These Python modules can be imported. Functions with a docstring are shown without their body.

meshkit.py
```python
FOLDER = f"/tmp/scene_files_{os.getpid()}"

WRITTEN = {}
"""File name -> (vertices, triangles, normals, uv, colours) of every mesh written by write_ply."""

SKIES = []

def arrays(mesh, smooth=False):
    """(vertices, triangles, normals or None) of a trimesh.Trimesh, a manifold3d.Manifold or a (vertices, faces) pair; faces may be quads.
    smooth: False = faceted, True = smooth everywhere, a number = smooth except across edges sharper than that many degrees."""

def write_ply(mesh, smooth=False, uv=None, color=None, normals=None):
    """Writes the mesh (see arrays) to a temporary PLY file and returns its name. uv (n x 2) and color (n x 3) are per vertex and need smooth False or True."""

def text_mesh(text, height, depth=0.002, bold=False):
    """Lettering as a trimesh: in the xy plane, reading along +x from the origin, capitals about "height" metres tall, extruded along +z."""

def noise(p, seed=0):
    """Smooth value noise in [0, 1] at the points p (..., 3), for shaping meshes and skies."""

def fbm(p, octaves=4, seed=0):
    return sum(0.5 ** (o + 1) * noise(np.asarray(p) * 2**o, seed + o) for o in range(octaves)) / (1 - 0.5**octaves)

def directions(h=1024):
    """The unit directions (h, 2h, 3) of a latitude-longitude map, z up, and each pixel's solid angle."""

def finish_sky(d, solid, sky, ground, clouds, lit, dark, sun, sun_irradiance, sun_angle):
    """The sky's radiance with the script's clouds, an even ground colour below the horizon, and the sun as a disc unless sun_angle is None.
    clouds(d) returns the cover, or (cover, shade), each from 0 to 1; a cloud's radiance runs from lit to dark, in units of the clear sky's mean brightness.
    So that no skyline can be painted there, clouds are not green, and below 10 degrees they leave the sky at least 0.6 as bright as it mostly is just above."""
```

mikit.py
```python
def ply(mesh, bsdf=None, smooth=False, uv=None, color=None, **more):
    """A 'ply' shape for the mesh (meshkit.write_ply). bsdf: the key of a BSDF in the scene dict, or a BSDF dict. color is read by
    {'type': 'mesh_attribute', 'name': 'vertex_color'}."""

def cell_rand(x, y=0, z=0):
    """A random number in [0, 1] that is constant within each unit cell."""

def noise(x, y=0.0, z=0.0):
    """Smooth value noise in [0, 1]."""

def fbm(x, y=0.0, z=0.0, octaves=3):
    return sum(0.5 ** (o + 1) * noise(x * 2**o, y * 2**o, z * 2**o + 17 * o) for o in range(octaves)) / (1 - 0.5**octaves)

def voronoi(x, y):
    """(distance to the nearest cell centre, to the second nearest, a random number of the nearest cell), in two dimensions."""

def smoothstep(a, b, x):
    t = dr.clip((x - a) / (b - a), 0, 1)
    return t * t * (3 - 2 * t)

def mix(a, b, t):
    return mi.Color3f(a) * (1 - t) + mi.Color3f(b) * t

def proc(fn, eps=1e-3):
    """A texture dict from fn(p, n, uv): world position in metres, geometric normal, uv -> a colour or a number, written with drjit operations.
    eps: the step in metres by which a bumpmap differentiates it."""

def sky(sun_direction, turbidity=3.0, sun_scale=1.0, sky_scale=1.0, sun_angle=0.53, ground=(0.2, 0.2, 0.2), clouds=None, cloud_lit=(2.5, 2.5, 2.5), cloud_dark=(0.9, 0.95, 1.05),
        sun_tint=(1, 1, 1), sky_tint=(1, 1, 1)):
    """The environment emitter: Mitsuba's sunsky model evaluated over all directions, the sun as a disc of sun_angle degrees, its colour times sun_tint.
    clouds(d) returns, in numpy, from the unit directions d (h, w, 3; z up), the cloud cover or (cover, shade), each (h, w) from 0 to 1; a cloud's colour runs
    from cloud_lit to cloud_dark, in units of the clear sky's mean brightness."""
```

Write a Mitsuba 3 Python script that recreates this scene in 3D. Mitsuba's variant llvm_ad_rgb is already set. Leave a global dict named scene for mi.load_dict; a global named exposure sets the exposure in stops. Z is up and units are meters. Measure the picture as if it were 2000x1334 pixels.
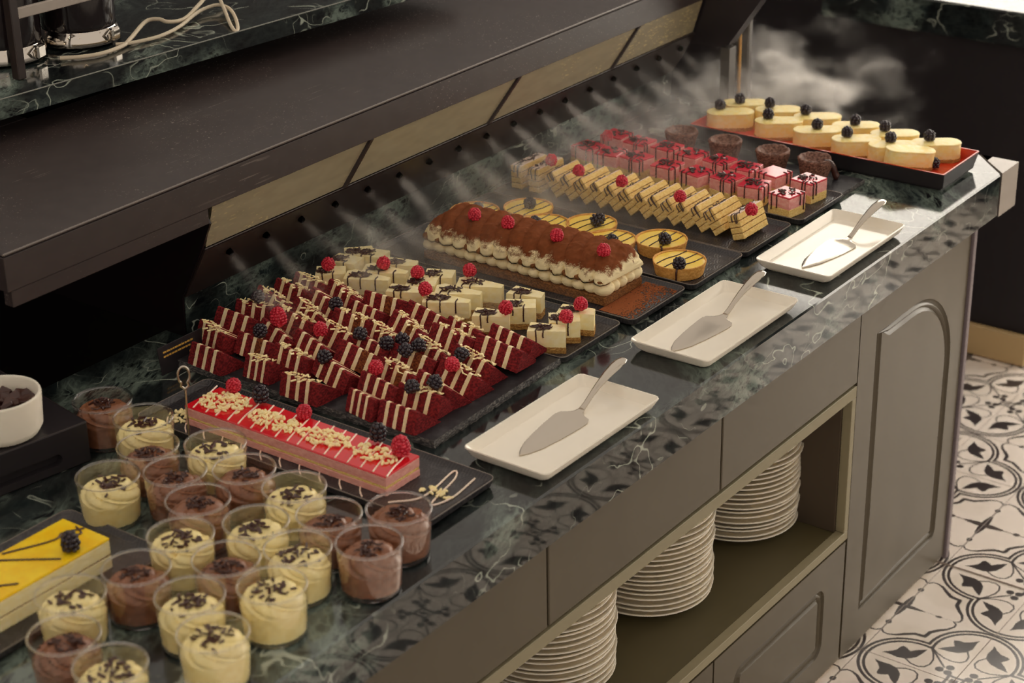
import math, random
import numpy as np, trimesh, drjit as dr, mitsuba as mi
import manifold3d as m3
from shapely.geometry import Polygon, Point, LineString, box as sbox
import mikit, meshkit
T = mi.ScalarTransform4f
PI = math.pi
scene, labels = {}, {}
random.seed(7); np.random.seed(7)

# ------------------------------------------------------------------ camera, light, exposure
CAM = [0.0, 0.0, 2.21]
FWD = [0.7265278770074747, 0.5431807272325696, -0.42084669595246754]
UP = [0.3487655659576387, 0.23620448443881165, 0.9069564606601814]
scene['camera'] = {'type': 'thinlens', 'fov': 29.928, 'fov_axis': 'x', 'aperture_radius': 0.0062, 'focus_distance': 3.2,
                   'near_clip': 0.1, 'far_clip': 60.0,
                   'to_world': T().look_at(origin=CAM, target=[a + b for a, b in zip(CAM, FWD)], up=UP)}
exposure = 1.72
scene['room_light'] = {'type': 'constant', 'radiance': {'type': 'rgb', 'value': [0.20, 0.175, 0.15]}}
LAMP = [400.0, 302.0, 180.0]            # ceiling downlights
WINDOW = [1.25, 1.15, 1.0]            # daylight in the window opening
LAMPS = [(-0.9, 1.9, .15, 50), (0.0, 1.9, .15, 48), (0.9, 1.9, .145, 46), (1.8, 1.9, .145, 46), (2.6, 1.85, .11, 34), (3.5, 1.8, .10, 0), (0.2, 0.5, .085, 20), (3.3, 0.3, .085, 0)]     # x, y, radius, tilt towards +x; last one added to brighten the aisle floor

# ------------------------------------------------------------------ helpers
CT = 0.89                             # counter top height


def srgb(r, g, b):
    return [((c / 255 + 0.055) / 1.055) ** 2.4 if c > 10 else c / 255 / 12.92 for c in (r, g, b)]


def rgb(c):
    return {'type': 'rgb', 'value': list(map(float, c))}


def mat(name, color, rough=0.5, spec=0.5, two=False, bump=None, bump_scale=1.0, **kw):
    b = {'type': 'principled', 'base_color': color if isinstance(color, dict) else rgb(color), 'roughness': rough, 'specular': spec, **kw}
    if bump is not None:
        b = {'type': 'bumpmap', 'arbitrary': bump, 'scale': bump_scale, 'bsdf': b}
    if two:
        b = {'type': 'twosided', 'bsdf': b}
    scene['mat_' + name] = b
    return name


def ply(mesh, m, smooth=False, **k):
    return mikit.ply(mesh, 'mat_' + m, smooth=smooth, **k)


_count = {}


def numbered(name):
    n = _count.get(name, 0)
    _count[name] = n + 1
    return name if n == 0 else f'{name}_{n:03d}'


def tag(key, label=None, cat=None, group=None, kind=None):
    d = {}
    if label: d['label'] = label
    if cat: d['category'] = cat
    if group: d['group'] = group
    if kind: d['kind'] = kind
    if d: labels[key] = d
    return key


def thing(name, label, cat, group=None):
    key = numbered(name)
    return tag(key, label, cat, group)


def put(key, base, X=None):
    scene[key] = {**base, 'to_world': X} if X is not None else dict(base)
    return key


def part(parent, name, base, X=None, label=None, kind=None):
    key = numbered(parent + '__' + name)
    put(key, base, X)
    if label or kind: tag(key, label, None, None, kind)
    return key


def solo(name, base, label, cat, X=None, group=None):
    key = thing(name, label, cat, group)
    put(key, base, X)
    return key


def struct(name, base, X=None, label=None, cat=None):
    put(name, base, X)
    tag(name, label, cat, None, 'structure')
    return name


def at(x, y, z, rz=0.0, rx=0.0, ry=0.0, s=1.0):
    X = T().translate([float(x), float(y), float(z)])
    if rz: X = X @ T().rotate([0, 0, 1], float(rz))
    if rx: X = X @ T().rotate([1, 0, 0], float(rx))
    if ry: X = X @ T().rotate([0, 1, 0], float(ry))
    if s != 1.0: X = X @ T().scale(float(s))
    return X


def cat_(ms):
    return trimesh.util.concatenate(ms)


def moved(mesh, x=0, y=0, z=0, rz=0, rx=0, ry=0):
    m = mesh.copy()
    R = np.eye(4)
    for a, ax in ((ry, [0, 1, 0]), (rx, [1, 0, 0]), (rz, [0, 0, 1])):
        if a: R = trimesh.transformations.rotation_matrix(math.radians(a), ax) @ R
    R[:3, 3] += [x, y, z]
    m.apply_transform(R)
    return m


def cbox(x0, x1, y0, y1, z0, z1, c=0.0):
    """A box with chamfered edges."""
    lo, hi = np.array([x0, y0, z0], float), np.array([x1, y1, z1], float)
    if c <= 0:
        return trimesh.creation.box(bounds=[lo, hi])
    c = min(c, 0.45 * float(np.min(hi - lo)))
    pts = []
    for sx in (0, 1):
        for sy in (0, 1):
            for sz in (0, 1):
                p = np.where([sx, sy, sz], hi, lo)
                s = np.where([sx, sy, sz], -1, 1) * c
                for k in range(3):
                    q = p + s
                    q[k] = p[k]
                    pts.append(q)
    return trimesh.convex.convex_hull(np.array(pts))


def loft(rings, cap0=True, cap1=True, closed=True):
    """Rings of equal point counts (n, 3) joined into a surface; end caps as fans."""
    rings = [np.asarray(r, float) for r in rings]
    n = len(rings[0])
    v = np.vstack(rings)
    f = []
    for k in range(len(rings) - 1):
        for i in range(n if closed else n - 1):
            j = (i + 1) % n
            a, b, c, d = k * n + i, k * n + j, (k + 1) * n + j, (k + 1) * n + i
            f += [[a, b, c], [a, c, d]]
    if cap0:
        v = np.vstack([v, rings[0].mean(0)]); o = len(v) - 1
        f += [[o, (i + 1) % n, i] for i in range(n)]
    if cap1:
        v = np.vstack([v, rings[-1].mean(0)]); o = len(v) - 1; b = (len(rings) - 1) * n
        f += [[o, b + i, b + (i + 1) % n] for i in range(n)]
    return trimesh.Trimesh(v, f, process=False)


def lathe(prof, n=32, cap0=False, cap1=False):
    a = np.arange(n) * 2 * PI / n
    return loft([np.stack([r * np.cos(a), r * np.sin(a), np.full(n, z)], 1) for r, z in prof], cap0, cap1)


def rrect(w, d, r, n=5):
    """Rounded rectangle outline, centred, counter-clockwise."""
    r = max(1e-5, min(r, w / 2 - 1e-5, d / 2 - 1e-5))
    pts = []
    for cx, cy, a0 in ((w / 2 - r, d / 2 - r, 0), (-w / 2 + r, d / 2 - r, 90), (-w / 2 + r, -d / 2 + r, 180), (w / 2 - r, -d / 2 + r, 270)):
        for k in range(n + 1):
            a = math.radians(a0 + 90 * k / n)
            pts.append((cx + r * math.cos(a), cy + r * math.sin(a)))
    return np.array(pts)


def rr_loft(spec, n=5, cap0=True, cap1=True):
    """spec: (w, d, r, z) per ring."""
    return loft([np.c_[rrect(w, d, r, n), np.full(4 * (n + 1), z)] for w, d, r, z in spec], cap0, cap1)


def tube(path, rad, sides=8, caps=True, closed=False):
    p = np.asarray(path, float)
    rad = np.broadcast_to(rad, (len(p),))
    t = np.roll(p, -1, 0) - np.roll(p, 1, 0) if closed else np.gradient(p, axis=0)
    t /= np.linalg.norm(t, axis=1, keepdims=True) + 1e-12
    ref = np.array([0, 0, 1.0]) if abs(t[0][2]) < 0.9 else np.array([1.0, 0, 0])
    a = np.cross(t[0], ref); a /= np.linalg.norm(a)
    rings = []
    ang = np.arange(sides) * 2 * PI / sides
    for i in range(len(p)):
        a = a - t[i] * (a @ t[i]); a /= np.linalg.norm(a) + 1e-12
        b = np.cross(t[i], a)
        rings.append(p[i] + rad[i] * (np.cos(ang)[:, None] * a + np.sin(ang)[:, None] * b))
    if closed:
        rings.append(rings[0])
    return loft(rings, caps and not closed, caps and not closed)


def spline(pts, n=8):
    """Catmull-Rom through the points."""
    p = np.asarray(pts, float)
    p = np.vstack([2 * p[0] - p[1], p, 2 * p[-1] - p[-2]])
    out = []
    for i in range(1, len(p) - 2):
        for k in range(n):
            u = k / n
            out.append(0.5 * ((2 * p[i]) + (-p[i - 1] + p[i + 1]) * u + (2 * p[i - 1] - 5 * p[i] + 4 * p[i + 1] - p[i + 2]) * u * u + (-p[i - 1] + 3 * p[i] - 3 * p[i + 1] + p[i + 2]) * u ** 3))
    out.append(p[-2])
    return np.array(out)


def extrude(poly, h, z0=0.0):
    m = trimesh.creation.extrude_polygon(poly, h, engine='earcut')
    m.apply_translation([0, 0, z0])
    return m


def prism_y(pts, y0, y1):
    """A polygon in the xz plane, extruded along y from y0 to y1."""
    m = trimesh.creation.extrude_polygon(Polygon(pts), y1 - y0, engine='earcut')
    v = m.vertices.copy()
    return trimesh.Trimesh(np.c_[v[:, 0], y1 - v[:, 2], v[:, 1]], m.faces, process=False)


def crumble(mesh, edge, amp, freq=400.0, seed=0):
    """Finer triangles and a rough, crumbly surface."""
    m = mesh.copy()
    m.merge_vertices()
    v, f = trimesh.remesh.subdivide_to_size(m.vertices, m.faces, edge)
    m = trimesh.Trimesh(v, f, process=True)
    n = meshkit.fbm(m.vertices * freq + seed * 13.7, 2, seed) - 0.5
    m.vertices = m.vertices + m.vertex_normals * (n * 2 * amp)[:, None]
    return m


def pellets(n, rx, ry, zf, L=(.006, .010), w=.0022, seed=0, pile=.005):
    """A heap of small rounded pellets."""
    r = random.Random(seed)
    out = []
    for _ in range(n):
        a, q = r.uniform(0, 2 * PI), math.sqrt(r.random())
        x, y = rx * q * math.cos(a), ry * q * math.sin(a)
        l, ww = r.uniform(*L), w * r.uniform(.75, 1.2)
        t = np.array([-.5, -.36, 0, .36, .5]) * l
        b = tube(np.stack([t, .12 * l * np.cos(t / l * PI), 0 * t], 1), np.array([.35, .85, 1, .85, .35]) * ww, 6)
        out.append(moved(b, x, y, zf(x, y) + ww * .8 + r.random() * pile * (1 - q), rz=r.uniform(0, 360), ry=r.uniform(-22, 22)))
    return cat_(out)


def sticks(n, rx, ry, zf, L=(0.006, 0.016), w=0.0016, seed=0, pile=0.006, curl=False, flat=0.35):
    """A heap of chocolate sticks or curls over an ellipse; zf(x, y) gives the ground they lie on."""
    r = random.Random(seed)
    out = []
    for _ in range(n):
        a, q = r.uniform(0, 2 * PI), math.sqrt(r.random())
        x, y = rx * q * math.cos(a), ry * q * math.sin(a)
        l, ww = r.uniform(*L), w * r.uniform(0.7, 1.3)
        z = zf(x, y) + ww + r.random() * pile * (1 - q)
        if curl:
            th = np.linspace(-1.1, 1.1, 4)
            c = np.stack([np.sin(th) * l * 0.5, (1 - np.cos(th)) * l * 0.35, np.zeros(4)], 1)
            b = tube(c, ww * 0.8, 4)
        else:
            b = cbox(-l / 2, l / 2, -ww, ww, -ww * 0.6, ww * 0.6)
        out.append(moved(b, x, y, z, rz=r.uniform(0, 360), ry=r.uniform(-25, 25) * flat * 2, rx=r.uniform(-40, 40)))
    return cat_(out)


ORD = ['first', 'second', 'third', 'fourth', 'fifth', 'sixth', 'seventh', 'eighth', 'ninth', 'tenth', 'eleventh', 'twelfth', 'thirteenth', 'fourteenth', 'fifteenth',
       'sixteenth', 'seventeenth', 'eighteenth', 'nineteenth', 'twentieth', 'twenty-first', 'twenty-second', 'twenty-third', 'twenty-fourth', 'twenty-fifth', 'twenty-sixth',
       'twenty-seventh', 'twenty-eighth', 'twenty-ninth', 'thirtieth']

# ------------------------------------------------------------------ materials
fbm, noise, ss, mix = mikit.fbm, mikit.noise, mikit.smoothstep, mikit.mix


def C(*c): return mi.Color3f(*c)


def ridged(v): return 1 - dr.abs(2 * v - 1)


def marble_fn(p, n, uv):
    x, y, z = p.x * 1.7, p.y * 1.7, p.z * 1.7
    w1 = fbm(x * 6, y * 6, z * 6, 3) - .5
    w2 = fbm(x * 6 + 31, y * 6 + 7, z * 6 + 3, 3) - .5
    u = x * .86 + y * .5 + w1 * .10          # the stone's grain runs aslant
    v = y * .86 - x * .5 + w2 * .10
    big = fbm(u * 3.2, v * 6.5, z * 5, 3)
    f1 = ridged(fbm(u * 14 + w2 * 2, v * 38, z * 30, 4))
    f2 = ridged(fbm(u * 34, v * 90 + w1 * 3, z * 70, 3))
    fib = ss(.62, .98, f1) * .7 + ss(.72, .99, f2) * .5
    m = ss(.36, .66, big)
    c = mix(srgb(12, 14, 17), srgb(36, 45, 46), ss(.3, .7, fbm(u * 9, v * 20, z * 18, 4)) * (.35 + .65 * m))
    c = mix(c, srgb(116, 130, 120), dr.clip(fib * (.05 + .95 * ss(.48, .72, big)), 0, .85))
    k = ridged(fbm(u * 4.5 + w2 * 1.5 + 4, v * 5 + w1 * 1.5, z * 5, 4))
    thin = ss(.980, .997, k) * ss(.46, .62, fbm(x * 7 + 3, y * 7, z * 7, 2))
    k2 = ridged(fbm(u * 10 + 9, v * 7 + w2 * 2, z * 8, 3))
    thin = dr.maximum(thin, ss(.980, .997, k2) * .6 * ss(.5, .66, fbm(x * 9 + 1, y * 9 + 5, z * 9, 2)))
    return mix(c, srgb(176, 184, 170), thin * .8)


scene['mat_marble'] = {'type': 'principled', 'base_color': mikit.proc(marble_fn), 'roughness': 0.09, 'eta': 1.55}
scene['mat_marble_polished'] = {'type': 'principled', 'base_color': mikit.proc(marble_fn), 'roughness': 0.02, 'eta': 1.9}


def seg(u, v, ax, ay, bx, by):
    dx, dy = bx - ax, by - ay
    t = dr.clip(((u - ax) * dx + (v - ay) * dy) / (dx * dx + dy * dy), 0, 1)
    return dr.sqrt(dr.square(u - ax - dx * t) + dr.square(v - ay - dy * t))


def polyl(u, v, pts):
    d = mi.Float(9)
    for (a, b), (c, e) in zip(pts[:-1], pts[1:]):
        d = dr.minimum(d, seg(u, v, a, b, c, e))
    return d


def inside(u, v, pts):
    r = mi.Bool(False)
    for (a, b), (c, e) in zip(pts, pts[1:] + pts[:1]):
        hit = ((b > v) != (e > v)) & (u < (c - a) * (v - b) / (e - b) + a)
        r = r ^ hit
    return r


TCUT, TY2 = 0.79, 0.525               # added unseen cut-tile row aligns the apron reflection; the pattern starts anew from TY2
TILE, TX, TY = 0.2, 3.22, 1.19         # a plain corner of the pattern lies at (TX, TY)
CURL = [(.56, .10), (.48, .053), (.40, .045), (.345, .078), (.318, .15), (.325, .24), (.37, .34), (.44, .44)]
SCROLL = [(1.0, .456), (.955, .405), (.90, .402), (.83, .435), (.76, .50), (.68, .56), (.575, .573)]
LEAF = [(0.816, 0.075), (0.747, 0.136), (0.703, 0.197), (0.696, 0.265), (0.676, 0.299), (0.634, 0.283), (0.579, 0.249), (0.529, 0.306), (0.446, 0.375), (0.461, 0.265), (0.485, 0.178), (0.538, 0.115), (0.587, 0.089), (0.642, 0.077), (0.699, 0.081), (0.766, 0.085)]


def tile_fn(p, n, uv):
    gx, gy = (p.x - TX) / TILE, (p.y - dr.select(p.y < TCUT, TY2, TY)) / TILE
    # clover corners lie at odd x / even y, cross corners at even x / odd y
    u = dr.abs(gx - 1 - 2 * dr.round((gx - 1) / 2))
    v = dr.abs(gy - 2 * dr.round(gy / 2))
    U, V = dr.maximum(u, v), dr.minimum(u, v)
    d = dr.minimum(dr.sqrt(dr.square(u - .5) + dr.square(v)), dr.sqrt(dr.square(u) + dr.square(v - .5)))
    ink = dr.maximum(1 - ss(.014, .020, dr.abs(d - .478)), 1 - ss(.013, .019, dr.abs(d - .425)))
    k = inside(U, V, LEAF)
    ink = dr.maximum(ink, dr.select(k, 1.0, 0.0))
    ink = dr.maximum(ink, 1 - ss(.006, .012, polyl(U, V, CURL)))
    ink = dr.maximum(ink, 1 - ss(.008, .014, seg(U, V, .43, .43, .18, .18)))
    cl = dr.minimum(dr.sqrt(dr.square(U - .205) + dr.square(V - .125)), dr.sqrt(dr.square(U - .112) + dr.square(V - .112)))
    ink = dr.maximum(ink, 1 - ss(.040, .047, cl))
    ink = dr.maximum(ink, 1 - ss(.0, .006, polyl(U, V, SCROLL) - .007 - .012 * ss(.95, .70, U)))
    a, b = 1 - U, 1 - V                     # a <= b, seen from the cross corner
    arm = .045 * ss(.16, .02, b) + .030 * dr.maximum(0, 1 - dr.square((b - .15) / .10))
    bead = dr.sqrt(dr.square(a * 1.2) + dr.square(b - .385))
    ink = dr.maximum(ink, dr.select((a < arm) & (b < .26), 1.0, 0.0))
    ink = dr.maximum(ink, 1 - ss(.036, .042, bead))
    ink = dr.maximum(ink, (1 - ss(.006, .011, a)) * dr.select(b < .55, 0.8, 0.0))
    body = mix([.82, .74, .66], [.74, .66, .57], ss(.45, .62, fbm(p.x * 9, p.y * 9, 0, 3)) * .6)
    col = mix(body, [.050, .040, .040], ink)
    g = dr.minimum(dr.abs(gx - dr.round(gx)), dr.abs(gy - dr.round(gy)))
    return mix([.34, .28, .24], col, ss(.003, .007, g))


scene['mat_tile'] = {'type': 'principled', 'base_color': mikit.proc(tile_fn), 'roughness': 0.17, 'specular': 0.55}



def wave_h(p, n, uv):
    """Overlapping fans of concentric rings pressed into the dark plates."""
    R, hx, hy = 0.026, 0.044, 0.013
    j0 = dr.floor(p.y / hy)
    out, done = mi.Float(0), mi.Bool(False)
    for k in (-2, -1, 0, 1):
        j = j0 + k
        odd = j - 2 * dr.floor(j / 2)
        cx = (dr.round(p.x / hx - odd * 0.5) + odd * 0.5) * hx
        d = dr.sqrt(dr.square(p.x - cx) + dr.square(p.y - j * hy))
        take = (d < R) & ~done
        out = dr.select(take, 0.5 + 0.5 * dr.cos(d * (2 * PI / 0.0052)), out)
        done = done | take
    return out


def dark_plate_fn(p, n, uv):
    h = wave_h(p, n, uv)
    w = fbm(p.x * 120, p.y * 30, p.z * 60, 3)
    return mix(srgb(34, 32, 36), srgb(70, 66, 68), h * 0.45 + ss(0.5, 0.8, w) * 0.35)


mat('dark_plate', mikit.proc(dark_plate_fn), rough=0.36, spec=0.5, bump=mikit.proc(wave_h, 4e-4), bump_scale=0.00035)


def slate_fn(p, n, uv):
    w = fbm(p.x * 60, p.y * 60, p.z * 200, 4)
    c = mix(srgb(24, 22, 27), srgb(52, 50, 54), ss(0.45, 0.85, w))
    split = fbm(p.x * 300, p.y * 300, p.z * 500, 3)
    return mix(c, mix(srgb(66, 64, 66), srgb(128, 125, 120), ss(.35, .75, split)), ss(.75, .5, dr.abs(n.z)))


mat('slate', mikit.proc(slate_fn), rough=0.55, spec=0.4, bump=mikit.proc(lambda p, n, uv: fbm(p.x * 150, p.y * 150, p.z * 150, 3), 1e-3), bump_scale=0.0012)
mat('white_china', srgb(243, 236, 220), rough=0.12, spec=0.5)
mat('plate_rim', srgb(118, 110, 104), rough=0.3)
mat('steel', srgb(205, 196, 182), rough=0.16, metallic=1.0)
mat('chrome', srgb(215, 208, 198), rough=0.08, metallic=1.0)


def hood_fn(p, n, uv):
    w = fbm(p.x * 40, p.y * 40, p.z * 40, 3)
    speck = ss(0.88, 0.93, noise(p.x * 420, p.y * 420, p.z * 420)) * ss(0.45, 0.75, fbm(p.x * 7, p.y * 7, 1, 2))
    scratch = ss(0.74, 0.80, noise(p.x * 25, p.y * 700, p.z * 300)) * ss(0.6, 0.8, fbm(p.x * 5 + 4, p.y * 9, 3, 2))
    c = mix(srgb(46, 38, 38), srgb(55, 46, 45), w)
    return mix(c, srgb(150, 140, 130), dr.maximum(speck * 0.7, scratch * 0.35))


mat('hood_paint', mikit.proc(hood_fn), rough=0.42, spec=0.5)


def cream_panel_fn(p, n, uv):
    w = fbm(p.x * 30, p.y * 80, p.z * 80, 4)
    k = ss(0.70, 0.76, noise(p.x * 140, p.y * 300, p.z * 300)) * ss(0.5, 0.65, fbm(p.x * 9, p.y * 9, p.z * 9, 2))
    return mix(mix(srgb(132, 123, 101), srgb(150, 141, 116), w), srgb(196, 182, 130), k * 0.7)


mat('cream_panel', mikit.proc(cream_panel_fn), rough=0.3, spec=0.4)
mat('black_frame', srgb(40, 30, 28), rough=0.35)
mat('black_gloss', srgb(24, 18, 20), rough=0.10, spec=0.6)
mat('black_satin', srgb(34, 30, 34), rough=0.4)
mat('wall_dark', srgb(19, 12, 18), rough=0.6)
mat('ceiling_paint', srgb(190, 178, 160), rough=0.9)


def cabinet_fn(p, n, uv):
    w = fbm(p.x * 14, p.y * 14, p.z * 5, 3)
    return mix(srgb(80, 71, 55), srgb(88, 79, 62), w)


mat('cabinet_paint', mikit.proc(cabinet_fn), rough=0.33, spec=0.5)
mat('cabinet_edge', srgb(140, 131, 104), rough=0.5)
mat('shelf_olive', srgb(84, 76, 50), rough=0.5)
mat('cabinet_inside', srgb(72, 60, 46), rough=0.7)
mat('cabinet_side', srgb(120, 108, 112), rough=0.45)
mat('cap_grey', srgb(160, 150, 140), rough=0.35)
mat('post_grey', srgb(84, 80, 76), rough=0.5)
mat('brass', srgb(196, 150, 84), rough=0.35, metallic=0.8)
mat('skirting', srgb(186, 158, 112), rough=0.45)
scene['mat_glass'] = {'type': 'thindielectric', 'int_ior': 1.75}
scene['mat_solid_glass'] = {'type': 'dielectric', 'int_ior': 1.5}


def mousse(name, c0, c1, rough):
    mat(name, mikit.proc(lambda p, n, uv: mix(c0, c1, fbm(p.x * 130, p.y * 130, p.z * 130, 3))), rough=rough, spec=0.5)


mousse('vanilla_mousse', srgb(238, 216, 140), srgb(250, 236, 178), 0.38)
mousse('chocolate_mousse', srgb(112, 68, 44), srgb(150, 100, 72), 0.3)
mat('dark_chocolate', srgb(62, 34, 28), rough=0.28, spec=0.5)
mat('white_chocolate', srgb(250, 234, 176), rough=0.4)
mat('icing', srgb(250, 226, 206), rough=0.3)


def crumb(name, c0, c1, s=420, rough=0.85):
    mat(name, mikit.proc(lambda p, n, uv: mix(c0, c1, ss(0.25, 0.8, fbm(p.x * s, p.y * s, p.z * s, 3)))), rough=rough, spec=0.25)


crumb('velvet_crumb', srgb(84, 16, 22), srgb(150, 42, 44))
crumb('velvet_crust', srgb(84, 30, 20), srgb(150, 84, 44))
crumb('frosting', srgb(246, 222, 170), srgb(252, 236, 196), 200, 0.5)
crumb('biscuit', srgb(150, 104, 50), srgb(206, 164, 96), 500)
crumb('cheese_filling', srgb(250, 234, 172), srgb(254, 243, 198), 150, 0.45)
crumb('sponge_yellow', srgb(226, 186, 106), srgb(246, 218, 146), 380)
crumb('sponge_dark', srgb(104, 66, 34), srgb(150, 100, 56), 420)
crumb('pink_mousse', srgb(222, 152, 142), srgb(236, 178, 166), 200, 0.5)
crumb('pastry', srgb(206, 146, 70), srgb(232, 180, 104), 300, 0.6)
crumb('lava_crumb', srgb(82, 52, 42), srgb(152, 114, 98), 330, 0.6)
crumb('oval_filling', srgb(250, 226, 142), srgb(253, 238, 176), 150, 0.4)
mat('red_glaze', srgb(214, 20, 34), rough=0.08, spec=0.6, clearcoat=0.6)
mat('pink_jelly', srgb(208, 46, 66), rough=0.08, spec=0.6, clearcoat=0.5)
crumb('pink_cream', srgb(238, 156, 150), srgb(246, 186, 176), 200, 0.4)
mat('lemon_curd', srgb(250, 214, 96), rough=0.14, spec=0.5)
crumb('yellow_glaze', srgb(246, 196, 10), srgb(252, 216, 40), 60, 0.2)
mat('raspberry', mikit.proc(lambda p, n, uv: mix(srgb(176, 14, 40), srgb(220, 56, 76), ss(.3, .8, fbm(p.x * 300, p.y * 300, p.z * 300, 2)))), rough=0.3, spec=0.5)
mat('blackberry', srgb(34, 24, 34), rough=0.14, spec=0.6)
mat('red_lacquer', srgb(196, 58, 34), rough=0.25)
mat('edge_grey', srgb(128, 130, 122), rough=0.3)
mat('cable_white', srgb(206, 192, 166), rough=0.5)
mat('cover_black', srgb(20, 16, 18), rough=0.3)
mat('gold_print', srgb(206, 160, 76), rough=0.4)
mat('vertex_paint', {'type': 'mesh_attribute', 'name': 'vertex_color'}, rough=0.95, spec=0.12,
    bump=mikit.proc(lambda p, n, uv: fbm(p.x * 600, p.y * 600, p.z * 600, 2), 3e-4), bump_scale=0.0012)

# positions on the worktop in metres (x, y)
VERR = [[1.648,1.896],[1.595,1.826],[1.578,1.947],[1.649,1.753],[1.504,1.811],[1.561,1.746],[1.523,1.674],[1.624,1.671],[1.621,1.583],[1.596,1.501],[1.652,1.432],[1.567,1.404],[1.526,1.559],[1.512,1.473],[1.453,1.614],[1.358,1.607],[1.359,1.506],[1.435,1.531],[1.427,1.441],[1.271,1.627],[1.204,1.565],[1.193,1.477],[1.309,1.427]]
TIRA_RASP = [[2.496,1.943],[2.497,1.871],[2.495,1.765],[2.484,1.661]]
TART = [[2.653,2.065],[2.724,1.992],[2.673,1.92],[2.722,1.847],[2.676,1.775],[2.727,1.699],[2.661,1.62]]
TART_BLACK = [[2.646,2.052],[2.722,1.987],[2.648,1.922],[2.715,1.834],[2.652,1.756],[2.711,1.682],[2.628,1.6]]
SPONGE_RASP = [[2.868,2.041],[2.847,1.962],[2.843,1.86],[2.837,1.728],[2.852,1.587]]
CUBE_RASP = [[3.073,2.046]]
OVAL_BLACK = [[3.423,1.942],[3.431,1.874],[3.432,1.79],[3.427,1.673],[3.425,1.605],[3.419,1.505],[3.365,1.956],[3.364,1.84],[3.363,1.726],[3.35,1.652],[3.369,1.565],[3.309,1.462]]
OVAL = [[3.437,1.937],[3.436,1.855],[3.44,1.766],[3.432,1.673],[3.428,1.584],[3.423,1.491],[3.367,1.932],[3.371,1.819],[3.363,1.725],[3.356,1.634],[3.364,1.556],[3.308,1.504]]
CHEESE = [[2.256,2.074],[2.31,2.085],[2.352,2.091],[2.358,2.065],[2.272,2.01],[2.312,2.003],[2.353,1.996],[2.266,1.915],[2.306,1.912],[2.35,1.909],[2.271,1.838],[2.31,1.843],[2.355,1.831],[2.268,1.735],[2.324,1.718],[2.323,1.755],[2.368,1.737],[2.271,1.627],[2.319,1.627],[2.355,1.627]]
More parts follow.
